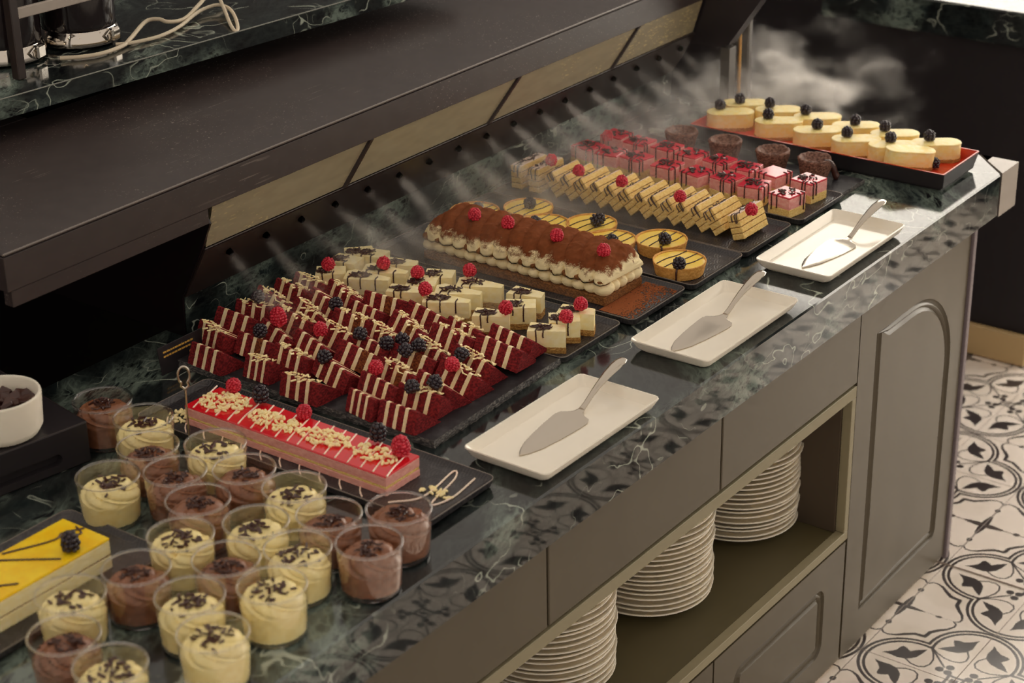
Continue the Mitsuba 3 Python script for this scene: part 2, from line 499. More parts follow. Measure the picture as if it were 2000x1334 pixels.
CHEESE_RASP = [[2.25,2.073],[2.305,1.996],[2.306,1.921],[2.258,1.865],[2.364,1.854],[2.272,1.71],[2.296,1.608],[2.35,1.616]]
VELVET_BERRY = [["b",2.067,2.072],["r",2.02,1.981],["b",2.118,1.945],["r",2.034,1.905],["b",1.978,1.984],["b",2.05,1.836],["b",1.962,1.833],["b",2.049,1.78],["b",2.074,1.77],["b",2.046,1.741],["b",2.071,1.734],["b",2.085,1.66],["r",2.047,1.649],["r",1.98,1.745],["b",1.991,1.64],["b",1.96,1.658]]
RED_BERRY = [["r",1.827,1.892],["b",1.819,1.828],["r",1.821,1.744],["b",1.824,1.605],["r",1.81,1.552]]
YEL_BERRY = [[1.354,1.723]]
CUBE_A = [[3.038,2.07],[3.032,2.011],[3.037,1.952],[3.032,1.878],[3.03,1.809],[3.036,1.744],[3.031,1.682],[3.021,1.606]]
CUBE_B = [[3.13,2.061],[3.119,1.998],[3.122,1.934],[3.113,1.871],[3.112,1.806],[3.105,1.743],[3.108,1.682],[3.11,1.608]]
LAVA = [[3.211,1.956],[3.21,1.852],[3.209,1.742],[3.214,1.651]]
CABLE1 = [[2.114,2.544],[2.142,2.519],[2.176,2.505],[2.229,2.51],[2.267,2.529],[2.337,2.564],[2.357,2.552],[2.364,2.533],[2.405,2.534],[2.477,2.567],[2.536,2.591],[2.591,2.61]]
CABLE2 = [[2.227,2.526],[2.253,2.509],[2.306,2.499],[2.37,2.512],[2.435,2.539],[2.472,2.548],[2.498,2.541],[2.5,2.516],[2.476,2.476],[2.438,2.432],[2.418,2.418],[2.433,2.445],[2.472,2.495],[2.518,2.556],[2.552,2.6]]

# ------------------------------------------------------------------ room
FRONT = 1.365                          # front face of the worktop apron
FACE = 1.404                           # front face of the cabinets
END = 3.462                            # end of the marble, before the corner cap
struct('floor', ply(cbox(-3, 7, -4, 5, -0.2, -0.0035), 'tile'), label='black and white patterned cement tile floor')
tl = ply(cbox(-0.0995, 0.0995, -0.0995, 0.0995, -0.012, 0.0, 0.0004), 'tile')
for i in range(0, 18):
    for j in range(-2, 9):
        x, y = 0.92 + 0.2 * i + 0.0, -0.11 + 0.2 * j
        x, y = TX + TILE * (round((x - TX) / TILE) + 0.5), TY + TILE * (round((y - TY) / TILE) + 0.5)
        if x > 4.42 or y < TCUT or (y > 1.5 and x < 3.4): continue
        part('floor', 'tile', tl, at(x, y, 0))
tc = ply(cbox(-0.0992, 0.0992, -0.0317, 0.0317, -0.012, 0.0, 0.0004), 'tile')
for i in range(0, 18):
    x = TX + TILE * (round((0.92 + 0.2 * i - TX) / TILE) + 0.5)
    if x > 4.42: continue
    part('floor', 'tile', tc, at(x, 0.7575, 0))
    for j in range(5):
        part('floor', 'tile', tl, at(x, 0.625 - 0.2 * j, 0))
struct('wall_back', ply(cbox(-3, 7, 3.3, 3.4, 0, 1.85), 'wall_dark'), label='dark wall behind the buffet')
W0, W1, WZ0, WZ1 = -0.4, 3.15, 0.3, 2.45   # window opening in the right wall
struct('wall_right', ply(cat_([cbox(5.6, 5.7, W1, 3.3, 0, 2.6), cbox(5.6, 5.7, -1.6, W0, 0, 2.6), cbox(5.6, 5.7, W0, W1, 0, WZ0), cbox(5.6, 5.7, W0, W1, WZ1, 2.6)]), 'wall_dark'), label='dark wall beyond the bar')
struct('window_1__frame', ply(cat_([cbox(5.58, 5.66, W0, W0 + .06, WZ0, WZ1, .004), cbox(5.58, 5.66, W1 - .06, W1, WZ0, WZ1, .004), cbox(5.58, 5.66, W0, W1, WZ0, WZ0 + .06, .004),
       cbox(5.58, 5.66, W0, W1, WZ1 - .06, WZ1, .004)]), 'black_frame'))
put('window_1__pane', ply(cbox(5.66, 5.67, W0, W1, WZ0, WZ1), 'white_china', emitter={'type': 'area', 'radiance': rgb(WINDOW)}))
labels['window_1'] = {'label': 'bright window in the right wall', 'kind': 'structure'}
labels.pop('window_1__frame', None)
disc = lathe([(0.0001, 0.0), (0.075, 0.0)], 20)
disc.invert()
ring = lathe([(0.075, 0.006), (0.078, -0.004), (0.098, -0.004), (0.10, 0.006)], 24)
ring_b, disc_b = ply(ring, 'white_china', 30), None
for i, (x, y, r, tilt) in enumerate(LAMPS):
    d = thing('ceiling_spotlight', f'round ceiling spotlight, {ORD[i]} of the unseen lamps over buffet and aisle', 'ceiling light')
    part(d, 'trim_ring', ring_b, at(x, y, 2.702, 0, 0, -tilt, s=r / .075))
    part(d, 'lamp', ply(disc, 'white_china', emitter={'type': 'area', 'radiance': rgb(LAMP)}), at(x, y, 2.70, 0, 0, -tilt, s=r / .075))

# bar across the room
b = thing('back_bar', 'dark bar counter with a thick green marble top across the aisle', 'bar counter')
part(b, 'body', ply(cbox(4.46, 5.2, 1.64, 2.25, 0.0, 0.855, .004), 'wall_dark'))
part(b, 'marble_top', ply(cbox(4.42, 5.25, 1.60, 2.275, 0.857, 0.945, .004), 'marble'), label='green marble slab with white veins')
part(b, 'skirting_board', ply(cbox(4.44, 4.46, 1.64, 2.25, 0.0, 0.085, .003), 'skirting'), label='tan skirting board')
struct('wall_left', ply(cat_([cbox(4.55, 5.5, 2.29, 3.3, 0, 1.15)]), 'wall_dark'), label='dark wall block beside the bar')
struct('trim_1', ply(cbox(3.60, 3.618, 2.025, 2.07, 0.0, 1.12, .003), 'post_grey'), label='grey post behind the end of the buffet')

# ------------------------------------------------------------------ worktop
w = thing('marble_worktop', 'long dark green marble worktop of the buffet with white veins', 'worktop')
top = Polygon([(0.3, FRONT + .0028), (END, FRONT + .0028), (3.545, FRONT + .0835), (3.545, 2.21), (0.3, 2.21)])
part(w, 'slab', ply(extrude(top.buffer(-.0015), .028, CT - .0295), 'marble'))
part(w, 'top_face', ply(extrude(top, .0015, CT - .0015), 'marble'))
part(w, 'apron', ply(cbox(0.3, END, FRONT, FRONT + .02, CT - .09, CT - .0001, .0028), 'marble_polished'), label='polished front edge that mirrors the floor tiles')
cap = Polygon([(END + .004, FRONT - .001), (3.548, FRONT - .001), (3.548, FRONT + .0815)])
part(w, 'corner_cap', ply(extrude(cap, .093, CT - .092), 'cap_grey'), label='grey metal cap on the corner')

# ------------------------------------------------------------------ cabinets
c = thing('open_shelf_cabinet', 'taupe buffet cabinet with an open shelf holding plate stacks', 'cabinet')
for q in ((0.5, 2.937, 1.42, 2.19, .02, .285), (0.5, 2.937, 1.42, 2.19, .60, CT - .031), (0.5, 2.937, 1.86, 2.19, .2855, .5995), (2.9375, 2.9515, 1.42, 2.19, .02, CT - .031)):
    part(c, 'carcass_panel', ply(cbox(*q), 'cabinet_inside'))
part(c, 'shelf_board', ply(cbox(0.5, 2.9365, 1.4235, 1.8595, .286, .305), 'shelf_olive'), label='olive shelf board')
part(c, 'side_lining', ply(cbox(2.93, 2.9367, 1.4235, 1.8595, .3055, .594), 'cabinet_inside'))
part(c, 'edge_strip', ply(cbox(0.5, 2.9515, FACE, 1.423, .288, .3065, .001), 'cabinet_edge'), label='pale edge of the shelf')
part(c, 'edge_strip', ply(cbox(0.5, 2.9515, FACE, 1.423, .594, .618, .001), 'cabinet_edge'), label='pale edge above the opening')
part(c, 'edge_strip', ply(cbox(2.9355, 2.9515, FACE, 1.423, .307, .5935, .001), 'cabinet_edge'), label='pale upright edge of the opening')
for x0, x1 in ((0.96, 1.452), (1.4565, 1.9525), (1.957, 2.4515), (2.456, 2.9505)):
    part(c, 'drawer_front', ply(cbox(x0, x1, FACE, 1.422, .6245, CT - .032, .0015), 'cabinet_paint'))


def groove_door(x0, x1, z0, z1, path, prof):
    """A door front with a routed moulding: frame around the path, the moulding strip, and the field inside it. path: closed, counter-clockwise as seen from the front."""
    p = np.asarray(path, float)
    t = np.roll(p, -1, 0) - np.roll(p, 1, 0)
    t /= np.linalg.norm(t, axis=1, keepdims=True)
    nrm = np.stack([-t[:, 1], t[:, 0]], 1)          # inward for a counter-clockwise path
    ring = lambda d, h: np.stack([p[:, 0] + nrm[:, 0] * d, np.full(len(p), FACE + h), p[:, 1] + nrm[:, 1] * d], 1)
    strip = loft([ring(d, h) for d, h in prof], False, False)
    strip.fix_normals() if False else None
    outer = Polygon([(x0, z0), (x1, z0), (x1, z1), (x0, z1)]).difference(Polygon(p))
    inner = Polygon([(q[0], q[2]) for q in ring(prof[-1][0], 0)]).buffer(0)
    flat = lambda poly, y0, d: trimesh.Trimesh(*(lambda m: (np.c_[m.vertices[:, 0], y0 + d - m.vertices[:, 2], m.vertices[:, 1]], m.faces))(trimesh.creation.extrude_polygon(poly, d, engine='earcut')), process=False)
    return flat(outer, FACE, .018), strip, flat(inner, FACE + prof[-1][1], .012)


PROF = [(0, 0), (.002, .005), (.006, .0065), (.009, .003), (.012, .0015), (.015, .003), (.018, .0065), (.022, .005), (.025, .001)]


def fix_strip(s):
    """Normals of the moulding towards the room (-y)."""
    if s.face_normals[:, 1].mean() > 0: s.invert()
    return s


def rr_path(x0, x1, z0, z1, r, n=6):
    q = rrect(x1 - x0, z1 - z0, r, n)
    return q + [(x0 + x1) / 2, (z0 + z1) / 2]


for x0, x1 in ((0.96, 1.452), (1.4565, 1.9525), (1.957, 2.4465), (2.4515, 2.9445)):
    fr, st, fi = groove_door(x0, x1, .012, .284, rr_path(x0 + .07, x1 - .078, .066, .224, .03), PROF)
    d = part(c, 'lower_door', ply(fr, 'cabinet_paint'))
    part(d, 'moulding', ply(fix_strip(st), 'cabinet_paint', 40))
    part(d, 'field', ply(fi, 'cabinet_paint'))
part(c, 'plinth_strip', ply(cbox(0.5, 2.949, 1.412, 1.43, .0, .011), 'skirting'), label='thin tan strip at the floor')

a = thing('arched_door_cabinet', 'taupe end cabinet with an arched moulding on its tall door', 'cabinet')
arch = [(3.022, .085), (3.2, .085), (3.352, .085), (3.368, .089), (3.376, .103), (3.377, .2), (3.377, .35), (3.377, .50)]
arch += [(3.187 + .19 * math.cos(math.radians(k)), .508 + .19 * math.sin(math.radians(k))) for k in range(6, 91, 7)]
arch += [(3.15, .698), (3.08, .698), (3.022, .698), (3.022, .5), (3.022, .3)]
fr, st, fi = groove_door(2.9525, 3.434, .010, CT - .032, arch, PROF)
d = part(a, 'door', ply(fr, 'cabinet_paint'))
part(d, 'moulding', ply(fix_strip(st), 'cabinet_paint', 40))
part(d, 'field', ply(fi, 'cabinet_paint'))
part(a, 'carcass', ply(cbox(2.9525, 3.43, 1.424, 2.19, .0, CT - .031), 'cabinet_inside'))
part(a, 'side_panel', ply(cbox(3.437, 3.452, 1.398, 2.19, .0, CT - .031, .0015), 'cabinet_side'), label='grey side panel at the end')
part(a, 'plinth_strip', ply(cbox(2.9525, 3.434, 1.412, 1.423, .0, .0095), 'white_china'), label='pale strip at the floor')

# plates in stacks
plate = lathe([(.0005, .003), (.07, .003), (.07, .0), (.076, .0), (.078, .003), (.104, .0065), (.1165, .0165), (.1208, .0168), (.1216, .0178), (.1212, .0192), (.1195, .0197), (.1165, .0185), (.104, .0090), (.078, .0058), (.0005, .0052)], 48)
plate_b = ply(plate, 'white_china', 40)
for s, (x, y, n, where) in enumerate(((2.868, 1.606, 26, 'stack nearest the arched cabinet'), (2.554, 1.612, 26, 'middle stack'), (2.240, 1.616, 26, 'stack at the photo bottom edge'))):
    for k in range(n):
        r = random.Random(s * 100 + k)
        solo('dinner_plate', plate_b, f'white plate, {ORD[k]} from the bottom of the {where}', 'plate',
             at(x + r.uniform(-.003, .003), y + r.uniform(-.003, .003), .3066 + k * .0102 + .0004), 'stacked white dinner plates')

# ------------------------------------------------------------------ chilled hood over the back of the worktop
HF, HB, HZ0, HZ1 = 2.078, 2.533, 1.109, 1.195
h = thing('display_hood', 'long dark brown buffet hood with cream panels and mist nozzles', 'hood')
hx0, hx1 = 1.583, 3.53
part(h, 'top', ply(cat_([cbox(hx0, hx1, HF, HB, 1.1895, HZ1, .0022), cbox(1.2, 2.02, HB, 2.66, 1.1895, HZ1, .0022)]), 'hood_paint'))
part(h, 'front_fascia', ply(cbox(hx0, hx1, HF + .0004, HF + .02, 1.136, 1.189, .0008), 'hood_paint'))
part(h, 'lower_fascia', ply(cbox(hx0 + .008, 1.989, HF + .003, HF + .022, HZ0, 1.1355, .0012), 'hood_paint'))
part(h, 'back_board', ply(cbox(1.2, hx1, 2.54, 2.56, CT, 1.164), 'cover_black'))
part(h, 'underside', ply(cbox(hx0, hx1, HF + .024, HB, 1.145, 1.164), 'cover_black'))
part(h, 'edge_highlight', ply(tube([(hx0, HF + .0012, HZ1 - .0012), (hx1, HF + .0012, HZ1 - .0012)], .0015, 8), 'plate_rim'), label='pale painted highlight along the front edge')  # painted highlight: pale tube stands in for light caught on the ridge
# cheek ends
ck = [(2.10, 1.135), (2.082, 1.108), (2.106, 1.058), (2.162, .96), (2.166, CT + .0005), (2.53, CT + .0005), (2.53, 1.135)]


def yz_plate(pts, x0, x1):
    m = trimesh.creation.extrude_polygon(Polygon(pts), x1 - x0, engine='earcut')
    v = m.vertices
    return trimesh.Trimesh(np.c_[x0 + v[:, 2], v[:, 0], v[:, 1]], m.faces, process=False)


part(h, 'end_panel', ply(yz_plate(ck, 1.99, 1.994), 'black_gloss'), label='glossy black end panel')
ck2 = [(2.10, 1.135), (1.93, 1.185), (2.022, 1.040), (2.05, 1.032), (2.14, 1.055), (2.53, 1.055), (2.53, 1.135)]
part(h, 'end_panel', ply(yz_plate([(1.905, 1.21), (2.022, 1.040), (2.05, 1.032), (2.12, 1.03), (2.53, 1.03), (2.53, 1.21)], 3.505, 3.54), 'black_satin'), label='black end panel')
part(h, 'post', ply(cbox(3.512, 3.540, 2.022, 2.045, CT + .0005, 1.031, .001), 'post_grey'), label='grey post under the far end')
part(h, 'rod', ply(tube([(3.57, 2.03, CT - .3), (3.57, 2.03, 1.09)], .004, 10), 'brass'), label='brass rod')
# cream panels, dividers and the nozzle rail
edges = [1.996, 2.339, 2.755, 3.175, 3.50]
tops = [1.996, 2.387, 2.823, 3.24, 3.50]
n_ = np.array([0, -.047, -.026]); n_ /= np.linalg.norm(n_)
up_, dn_ = np.array([HF + .004, 1.134]), np.array([2.106, 1.058])


def slant(x0, x1, a0, a1, d0, d1, x0b=None, x1b=None):
    """A board on the slanted face of the hood: a0..a1 of the way down, from depth d0 to d1 behind the face."""
    q = []
    for d in (d0, d1):
        for a, xa, xb in ((a0, x0, x1), (a1, x0 if x0b is None else x0b, x1 if x1b is None else x1b)):
            yz = up_ + (dn_ - up_) * a
            for x in (xa, xb):
                q.append([x, yz[0] - n_[1] * d, yz[1] - n_[2] * d])
    return trimesh.convex.convex_hull(np.array(q))


for i in range(4):
    part(h, 'cream_panel', ply(slant(tops[i] + .004, tops[i + 1] - .004, -.05, .985, .001, .008, edges[i] + .004, edges[i + 1] - .004), 'cream_panel'))
for i in range(1, 4):
    part(h, 'divider', ply(slant(tops[i] - .004, tops[i] + .004, -.05, .985, -.004, .008, edges[i] - .004, edges[i] + .004), 'black_frame'))
part(h, 'bright_edge', ply(tube([(1.996, 2.105, 1.0575), (3.50, 2.105, 1.0575)], .0013, 8), 'hood_paint'))
rail = [(2.104, 1.055), (2.135, 1.00), (2.160, .96), (2.168, .96), (2.112, 1.058)]
part(h, 'nozzle_rail', ply(yz_plate(rail, 1.9955, 3.503), 'black_frame'), label='dark rail with a row of mist nozzles')
part(h, 'back_splash', ply(yz_plate([(2.161, .9595), (2.166, CT + .0005), (2.20, CT + .0005), (2.20, .9595)], 1.9955, 3.503), 'marble'))
nz = lathe([(.0001, .008), (.0035, .008), (.0045, .010), (.0062, .010), (.0072, .008), (.0085, .0)], 16)
nz.apply_transform(trimesh.transformations.rotation_matrix(math.radians(112), [1, 0, 0]))
nz_b = ply(nz, 'chrome', 40)
NOZ = [2.061 + .0875 * i for i in range(17)]
for x in NOZ:
    part(h, 'nozzle', nz_b, at(x, 2.1175, 1.03, s=.72))

# ------------------------------------------------------------------ raised marble shelf, urns, rack, cables
SZ = 1.27
sh = thing('raised_marble_shelf', 'green marble shelf raised behind the hood at upper left', 'shelf')
sl = Polygon([(1.3, 2.515), (3.0, 2.361), (3.0, 3.2), (1.3, 3.2)])
part(sh, 'slab', ply(extrude(sl, .034, SZ - .035), 'marble'))
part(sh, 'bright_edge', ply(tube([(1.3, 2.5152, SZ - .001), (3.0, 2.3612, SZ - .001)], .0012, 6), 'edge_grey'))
part(sh, 'support', ply(cbox(1.3, 3.0, 2.70, 3.19, 0.0, SZ - .036), 'cover_black'))
urn = lathe([(.0005, .02), (.060, .02), (.064, .024), (.0655, .04), (.067, .16), (.066, .19), (.060, .2), (.0005, .2)], 40)
band = lathe([(.060, .004), (.071, .004), (.0725, .008), (.071, .019), (.067, .026), (.0655, .03)], 40)
lid = lathe([(.067, .2), (.068, .206), (.06, .215), (.03, .228), (.012, .232), (.012, .245), (.014, .255), (.0005, .26)], 36)
feet = [ply(moved(cbox(-.016, .016, -.008, .008, 0, .012, .003), .055 * math.cos(k), .055 * math.sin(k), 0, rz=math.degrees(k) + 90), 'chrome') for k in (0.3, 2.4, 4.3)]
clasp = cat_([cbox(.066, .078, -.012, .012, .006, .03, .003), moved(tube([(0, -.02, .012), (0, -.026, .02), (0, -.012, .026), (0, 0, .026)], .0022, 6), .07, 0, 0)])
for (x, y, l) in ((2.075, 2.64, 'left'), (2.222, 2.612, 'right')):
    u = thing('soup_urn', f'{l} black urn with chrome base ring on the raised marble shelf', 'urn')
    X = at(x, y, SZ + .0002, -75)
    part(u, 'body', ply(urn, 'black_gloss', 40), X)
    part(u, 'base_ring', ply(band, 'chrome', 40), X, 'chrome base ring')
    part(u, 'lid', ply(lid, 'black_gloss', 40), X)
    [part(u, 'foot', f_, X) for f_ in feet]
    part(u, 'clasp', ply(clasp, 'chrome', 30), X, 'chrome clasp')
r_ = thing('metal_rack', 'black and grey metal rack standing before the two black urns', 'rack')
part(r_, 'post', ply(cbox(1.996, 2.013, 2.512, 2.53, SZ + .0002, 1.62, .0015), 'black_frame'))
part(r_, 'post', ply(cbox(1.996, 2.013, 2.84, 2.858, SZ + .0002, 1.62, .0015), 'black_frame'))
part(r_, 'rail', ply(moved(cbox(.009, .46, -.004, .004, -.009, .009, .0015), 2.004, 2.522, SZ + .109, rz=-4), 'cap_grey'), label='grey flat bar')


def cable(pts, zs, rad):
    return tube(spline([(x, y, z) for (x, y), z in zip(pts, zs)], 8), rad, 8)


z0 = SZ + .0042
solo('power_cable', ply(cable(CABLE1, [z0] * 4 + [z0 + .002, z0 + .01, z0 + .012, z0 + .008, z0 + .004, z0 + .01, z0 + .02, z0 + .02], .0038), 'cable_white', 50),
     'long pale cable snaking from the urn along the raised shelf', 'cable')
solo('power_cable', ply(cable(CABLE2, [z0 + .0, z0, z0, z0 + .001, z0 + .004, z0 + .006, z0 + .008, z0 + .006, z0 + .002, z0 - .004, z0 - .006, z0, z0 + .008, z0 + .02, z0 + .03], .0034), 'cable_white', 50),
     'pale cable looping over the front edge of the raised shelf', 'cable')

# ------------------------------------------------------------------ plates and trays
def china_plate(w, d):
    return rr_loft([(w - .05, d - .05, .012, 0), (w - .03, d - .03, .012, 0), (w - .012, d - .012, .012, .008), (w, d, .010, .0205), (w - .001, d - .001, .010, .0222), (w - .004, d - .004, .009, .022),
                    (w - .022, d - .022, .010, .0085), (w - .028, d - .028, .010, .0072)], 6)


for (x, y, rz, l) in ((2.058, 1.446, -.3, 'the velvet cake slate'), (2.501, 1.450, 0, 'the tiramisu'), (2.910, 1.4525, 0, 'the sponge slices')):
    solo('serving_plate', ply(china_plate(.298, .150), 'white_china', 35), f'white rectangular plate with a cake server, in front of {l}', 'plate', at(x, y, CT + .0002, rz), 'white plates along the front edge')


def server_mesh():
    """Pointed blade, neck and raised handle, from the tip at the origin along +x."""
    out = []
    xs = [(.0, .0005), (.012, .008), (.035, .0165), (.07, .0225), (.10, .0262), (.125, .0285), (.138, .029), (.147, .025), (.152, .014), (.158, .0075), (.168, .0052)]
    rings = []
    for x, hw in xs:
        z = .0 + .003 * ss_np(.13, .168, x)
        rings.append([(x, hw, z + .0012), (x, hw * .55, z + .0021), (x, -hw * .55, z + .0021), (x, -hw, z + .0012), (x, -hw * .97, z), (x, hw * .97, z)])
    blade = loft([np.array(r)[::-1] for r in rings])
    hs = [(.166, .0052, .0028, .004), (.178, .0046, .003, .0085), (.195, .0048, .003, .017), (.215, .0062, .003, .025), (.24, .0085, .003, .032), (.262, .0102, .0028, .0365), (.277, .0100, .0026, .0385), (.287, .0072, .0022, .0392), (.2905, .002, .001, .0393)]
    a = np.arange(12) * 2 * PI / 12
    handle = loft([np.stack([np.full(12, x), hw * np.cos(a), z + ht * np.sin(a)], 1) for x, hw, ht, z in hs])
    return blade, handle


def ss_np(a, b, x):
    t = np.clip((x - a) / (b - a), 0, 1)
    return t * t * (3 - 2 * t)


blade, handle = server_mesh()
for m in (blade, handle):
    if m.volume < 0: m.invert()
blade_b, handle_b = ply(blade, 'steel', 40), ply(handle, 'steel', 50)
for (x0, y0, x1, y1, l) in ((1.955, 1.452, 2.233, 1.462, 'nearest white plate'), (2.377, 1.459, 2.652, 1.456, 'middle white plate'), (2.799, 1.452, 3.075, 1.440, 'farthest white plate')):
    s = thing('cake_server', f'steel cake server with pointed blade lying on the {l}', 'cake server', 'cake servers on the white plates')
    X = at(x0, y0, CT + .0080, math.degrees(math.atan2(y1 - y0, x1 - x0)))
    part(s, 'blade', blade_b, X)
    part(s, 'handle', handle_b, X)


def dark_plate(w, d):
    """Long dark plate: flat well, thin rim raised all round."""
    return rr_loft([(w - .02, d - .02, .010, 0), (w - .006, d - .006, .012, .004), (w, d, .013, .0138), (w - .0015, d - .0015, .012, .0152), (w - .004, d - .004, .011, .0146), (w - .016, d - .018, .010, .0095), (w - .022, d - .026, .010, .0088)], 6)


def dark_dish(w, d, l, x, y):
    k = thing('dark_serving_plate', l, 'plate')
    X = at(x, y, CT + .0002)
    part(k, 'dish', ply(dark_plate(w, d), 'dark_plate', 30), X)
    q = rrect(w - .001, d - .001, .013, 5)
    part(k, 'rim', ply(tube(np.c_[q, np.full(len(q), .0148)], .0009, 6, closed=True), 'plate_rim', 60), X, 'worn pale rim')


for key, x0, x1, y0, y1, l in (('cheese', 2.246, 2.417, 1.578, 2.13, 'long dark plate under the white cheesecake pieces'), ('tira', 2.431, 2.600, 1.566, 2.13, 'long dark plate dusted with cocoa under the tiramisu'),
                               ('tart', 2.611, 2.786, 1.560, 2.13, 'long dark plate with a wave pattern under the lemon tarts'), ('sponge', 2.789, 2.963, 1.560, 2.13, 'long dark plate under the leaning sponge slices'),
                               ('cube', 2.985, 3.157, 1.554, 2.13, 'long dark plate under the pink mousse cubes'), ('red', 1.721, 1.877, 1.434, 2.0, 'long dark plate with white drizzle under the red cake')):
    dark_dish(x1 - x0, y1 - y0, l, (x0 + x1) / 2, (y0 + y1) / 2)
PZ = CT + .0091                         # level of a dark plate's well
dark_dish(.60, .20, 'dark wave-patterned plate under the yellow cake at the lower left', 1.172, 1.768)


def slate_mesh(w, d, h, seed):
    r = np.random.default_rng(seed)
    q = []
    n = 90
    base = np.vstack([np.c_[np.linspace(-w / 2, w / 2, n)[:-1], np.full(n - 1, -d / 2)], np.c_[np.full(n - 1, w / 2), np.linspace(-d / 2, d / 2, n)[:-1]],
                      np.c_[np.linspace(w / 2, -w / 2, n)[:-1], np.full(n - 1, d / 2)], np.c_[np.full(n - 1, -w / 2), np.linspace(d / 2, -d / 2, n)[:-1]]])
    rings = []
    for k, z in enumerate((0, h * .3, h * .62, h)):
        j = r.normal(0, .0006, (len(base), 2)) * (1 if k < 3 else .5)
        s = 1 - (.004 if k in (0,) else 0) - (.003 if k == 3 else 0)
        rings.append(np.c_[base * s + j, np.full(len(base), z)])
    return loft(rings)


solo('slate_board', ply(slate_mesh(.336, .535, .0135, 3), 'slate'), 'large dark slate board under the red velvet cake slices', 'slate board', at(2.0735, 1.848, CT + .0002, 1.6))
solo('slate_board', ply(slate_mesh(.102, .50, .0095, 4), 'slate'), 'grey slate board under the four chocolate lava cakes', 'slate board', at(3.211, 1.815, CT + .0002))
SLZ = CT + .0138
LVZ = CT + .0098
# red lacquer tray
t = thing('lacquer_tray', 'long black tray with red lacquer inside holding oval cheesecakes', 'tray')
X = at(3.3775, 1.70, CT + .0002, .3)
part(t, 'outside', ply(rr_loft([(.135, .545, .004, 0), (.138, .548, .004, .006), (.150, .560, .004, .0062), (.1685, .572, .003, .0375), (.1685, .572, .003, .0383)], 3, True, False), 'black_satin'), X, 'black lacquer outside')
part(t, 'inside', ply(rr_loft([(.1683, .5718, .003, .0383), (.1683, .5718, .003, .0392), (.1630, .5665, .003, .0392), (.152, .555, .003, .0182), (.145, .548, .003, .0180)], 3, False, True), 'red_lacquer'), X, 'red lacquer inside')

# ------------------------------------------------------------------ berries
def berry_mesh(seed, hollow, rx, rz):
    """A dome of round drupelets in rings."""
    r = np.random.default_rng(seed)
    ms = []
    ico = trimesh.creation.icosphere(subdivisions=1, radius=1.0)
    rows = 8 if hollow else 5
    for k in range(rows):
        phi = -0.55 + (PI / 2 + 0.45) * k / (rows - 1)
        n = max(1, int(round(2 * PI * math.cos(phi) * (2.0 if hollow else 1.45) * 1.0 + .3)))
        for i in range(n):
            th = 2 * PI * (i + .5 * (k % 2)) / n + r.normal(0, .06)
            d = np.array([rx * math.cos(phi) * math.cos(th), rx * math.cos(phi) * math.sin(th), rz * math.sin(phi)]) * (1 + r.normal(0, .03))
            s = rx * (.235 if hollow else .36) * r.uniform(.9, 1.12)
            m = ico.copy(); m.apply_scale(s); m.apply_translation(d); ms.append(m)
    core = trimesh.creation.icosphere(subdivisions=2, radius=1.0)
    core.apply_scale([rx * .97, rx * .97, rz * .97]); ms.append(core)
    m = cat_(ms)
    m.apply_translation([0, 0, -m.bounds[0][2]])
    return m


RASP = [ply(berry_mesh(s, True, .0098, .0112), 'raspberry', True) for s in (1, 2)]
RASP_L = ply(berry_mesh(3, True, .0115, .0165), 'raspberry', True)
BLACK = [ply(berry_mesh(s, False, .0092, .0100), 'blackberry', True) for s in (4, 5)]
BLACK_L = ply(berry_mesh(6, False, .0100, .0135), 'blackberry', True)
_bn = [0]


def berry(kind, x, y, z, label, group=None, big=False, lie=0):
    """Rests at height z."""
    _bn[0] += 1
    i = _bn[0]
    base = (RASP_L if big else RASP[i % 2]) if kind == 'r' else (BLACK_L if big else BLACK[i % 2])
    lift = .0092 if lie else 0.0
    X = at(x, y, z + lift, (i * 77) % 360, lie) @ T().translate([0, 0, -.0095 if lie else 0])
    return solo('raspberry' if kind == 'r' else 'blackberry', base, label, 'berry', X, group)


# ------------------------------------------------------------------ mousse glasses
GH, GR = .070, .0445
glass = lathe([(.0005, .0), (.0365, .0), (.0385, .002), (.0400, .008), (GR - .0008, GH - .001)], 40)
glass_in = lathe([(GR - .0030, GH - .001), (.0378, .010), (.0355, .007), (.0005, .007)], 40)
rim = tube([((GR - .0017) * math.cos(a), (GR - .0017) * math.sin(a), GH - .0008) for a in np.arange(40) * 2 * PI / 40], .0016, 8, closed=True)
if rim.volume < 0: rim.invert()
if glass.volume < 0: glass.invert()
foot_ring = lathe([(.030, .0006), (.0368, .0006), (.0388, .003), (.0384, .0062), (.030, .0062)], 36)
scene['mat_rim_glass'] = {'type': 'dielectric', 'int_ior': 1.5}
glass_b, glass_in_b = ply(cat_([glass]), 'glass', 50), ply(glass_in, 'glass', 50)
rim_b, foot_b = ply(rim, 'rim_glass', 60), ply(foot_ring, 'rim_glass', 40)


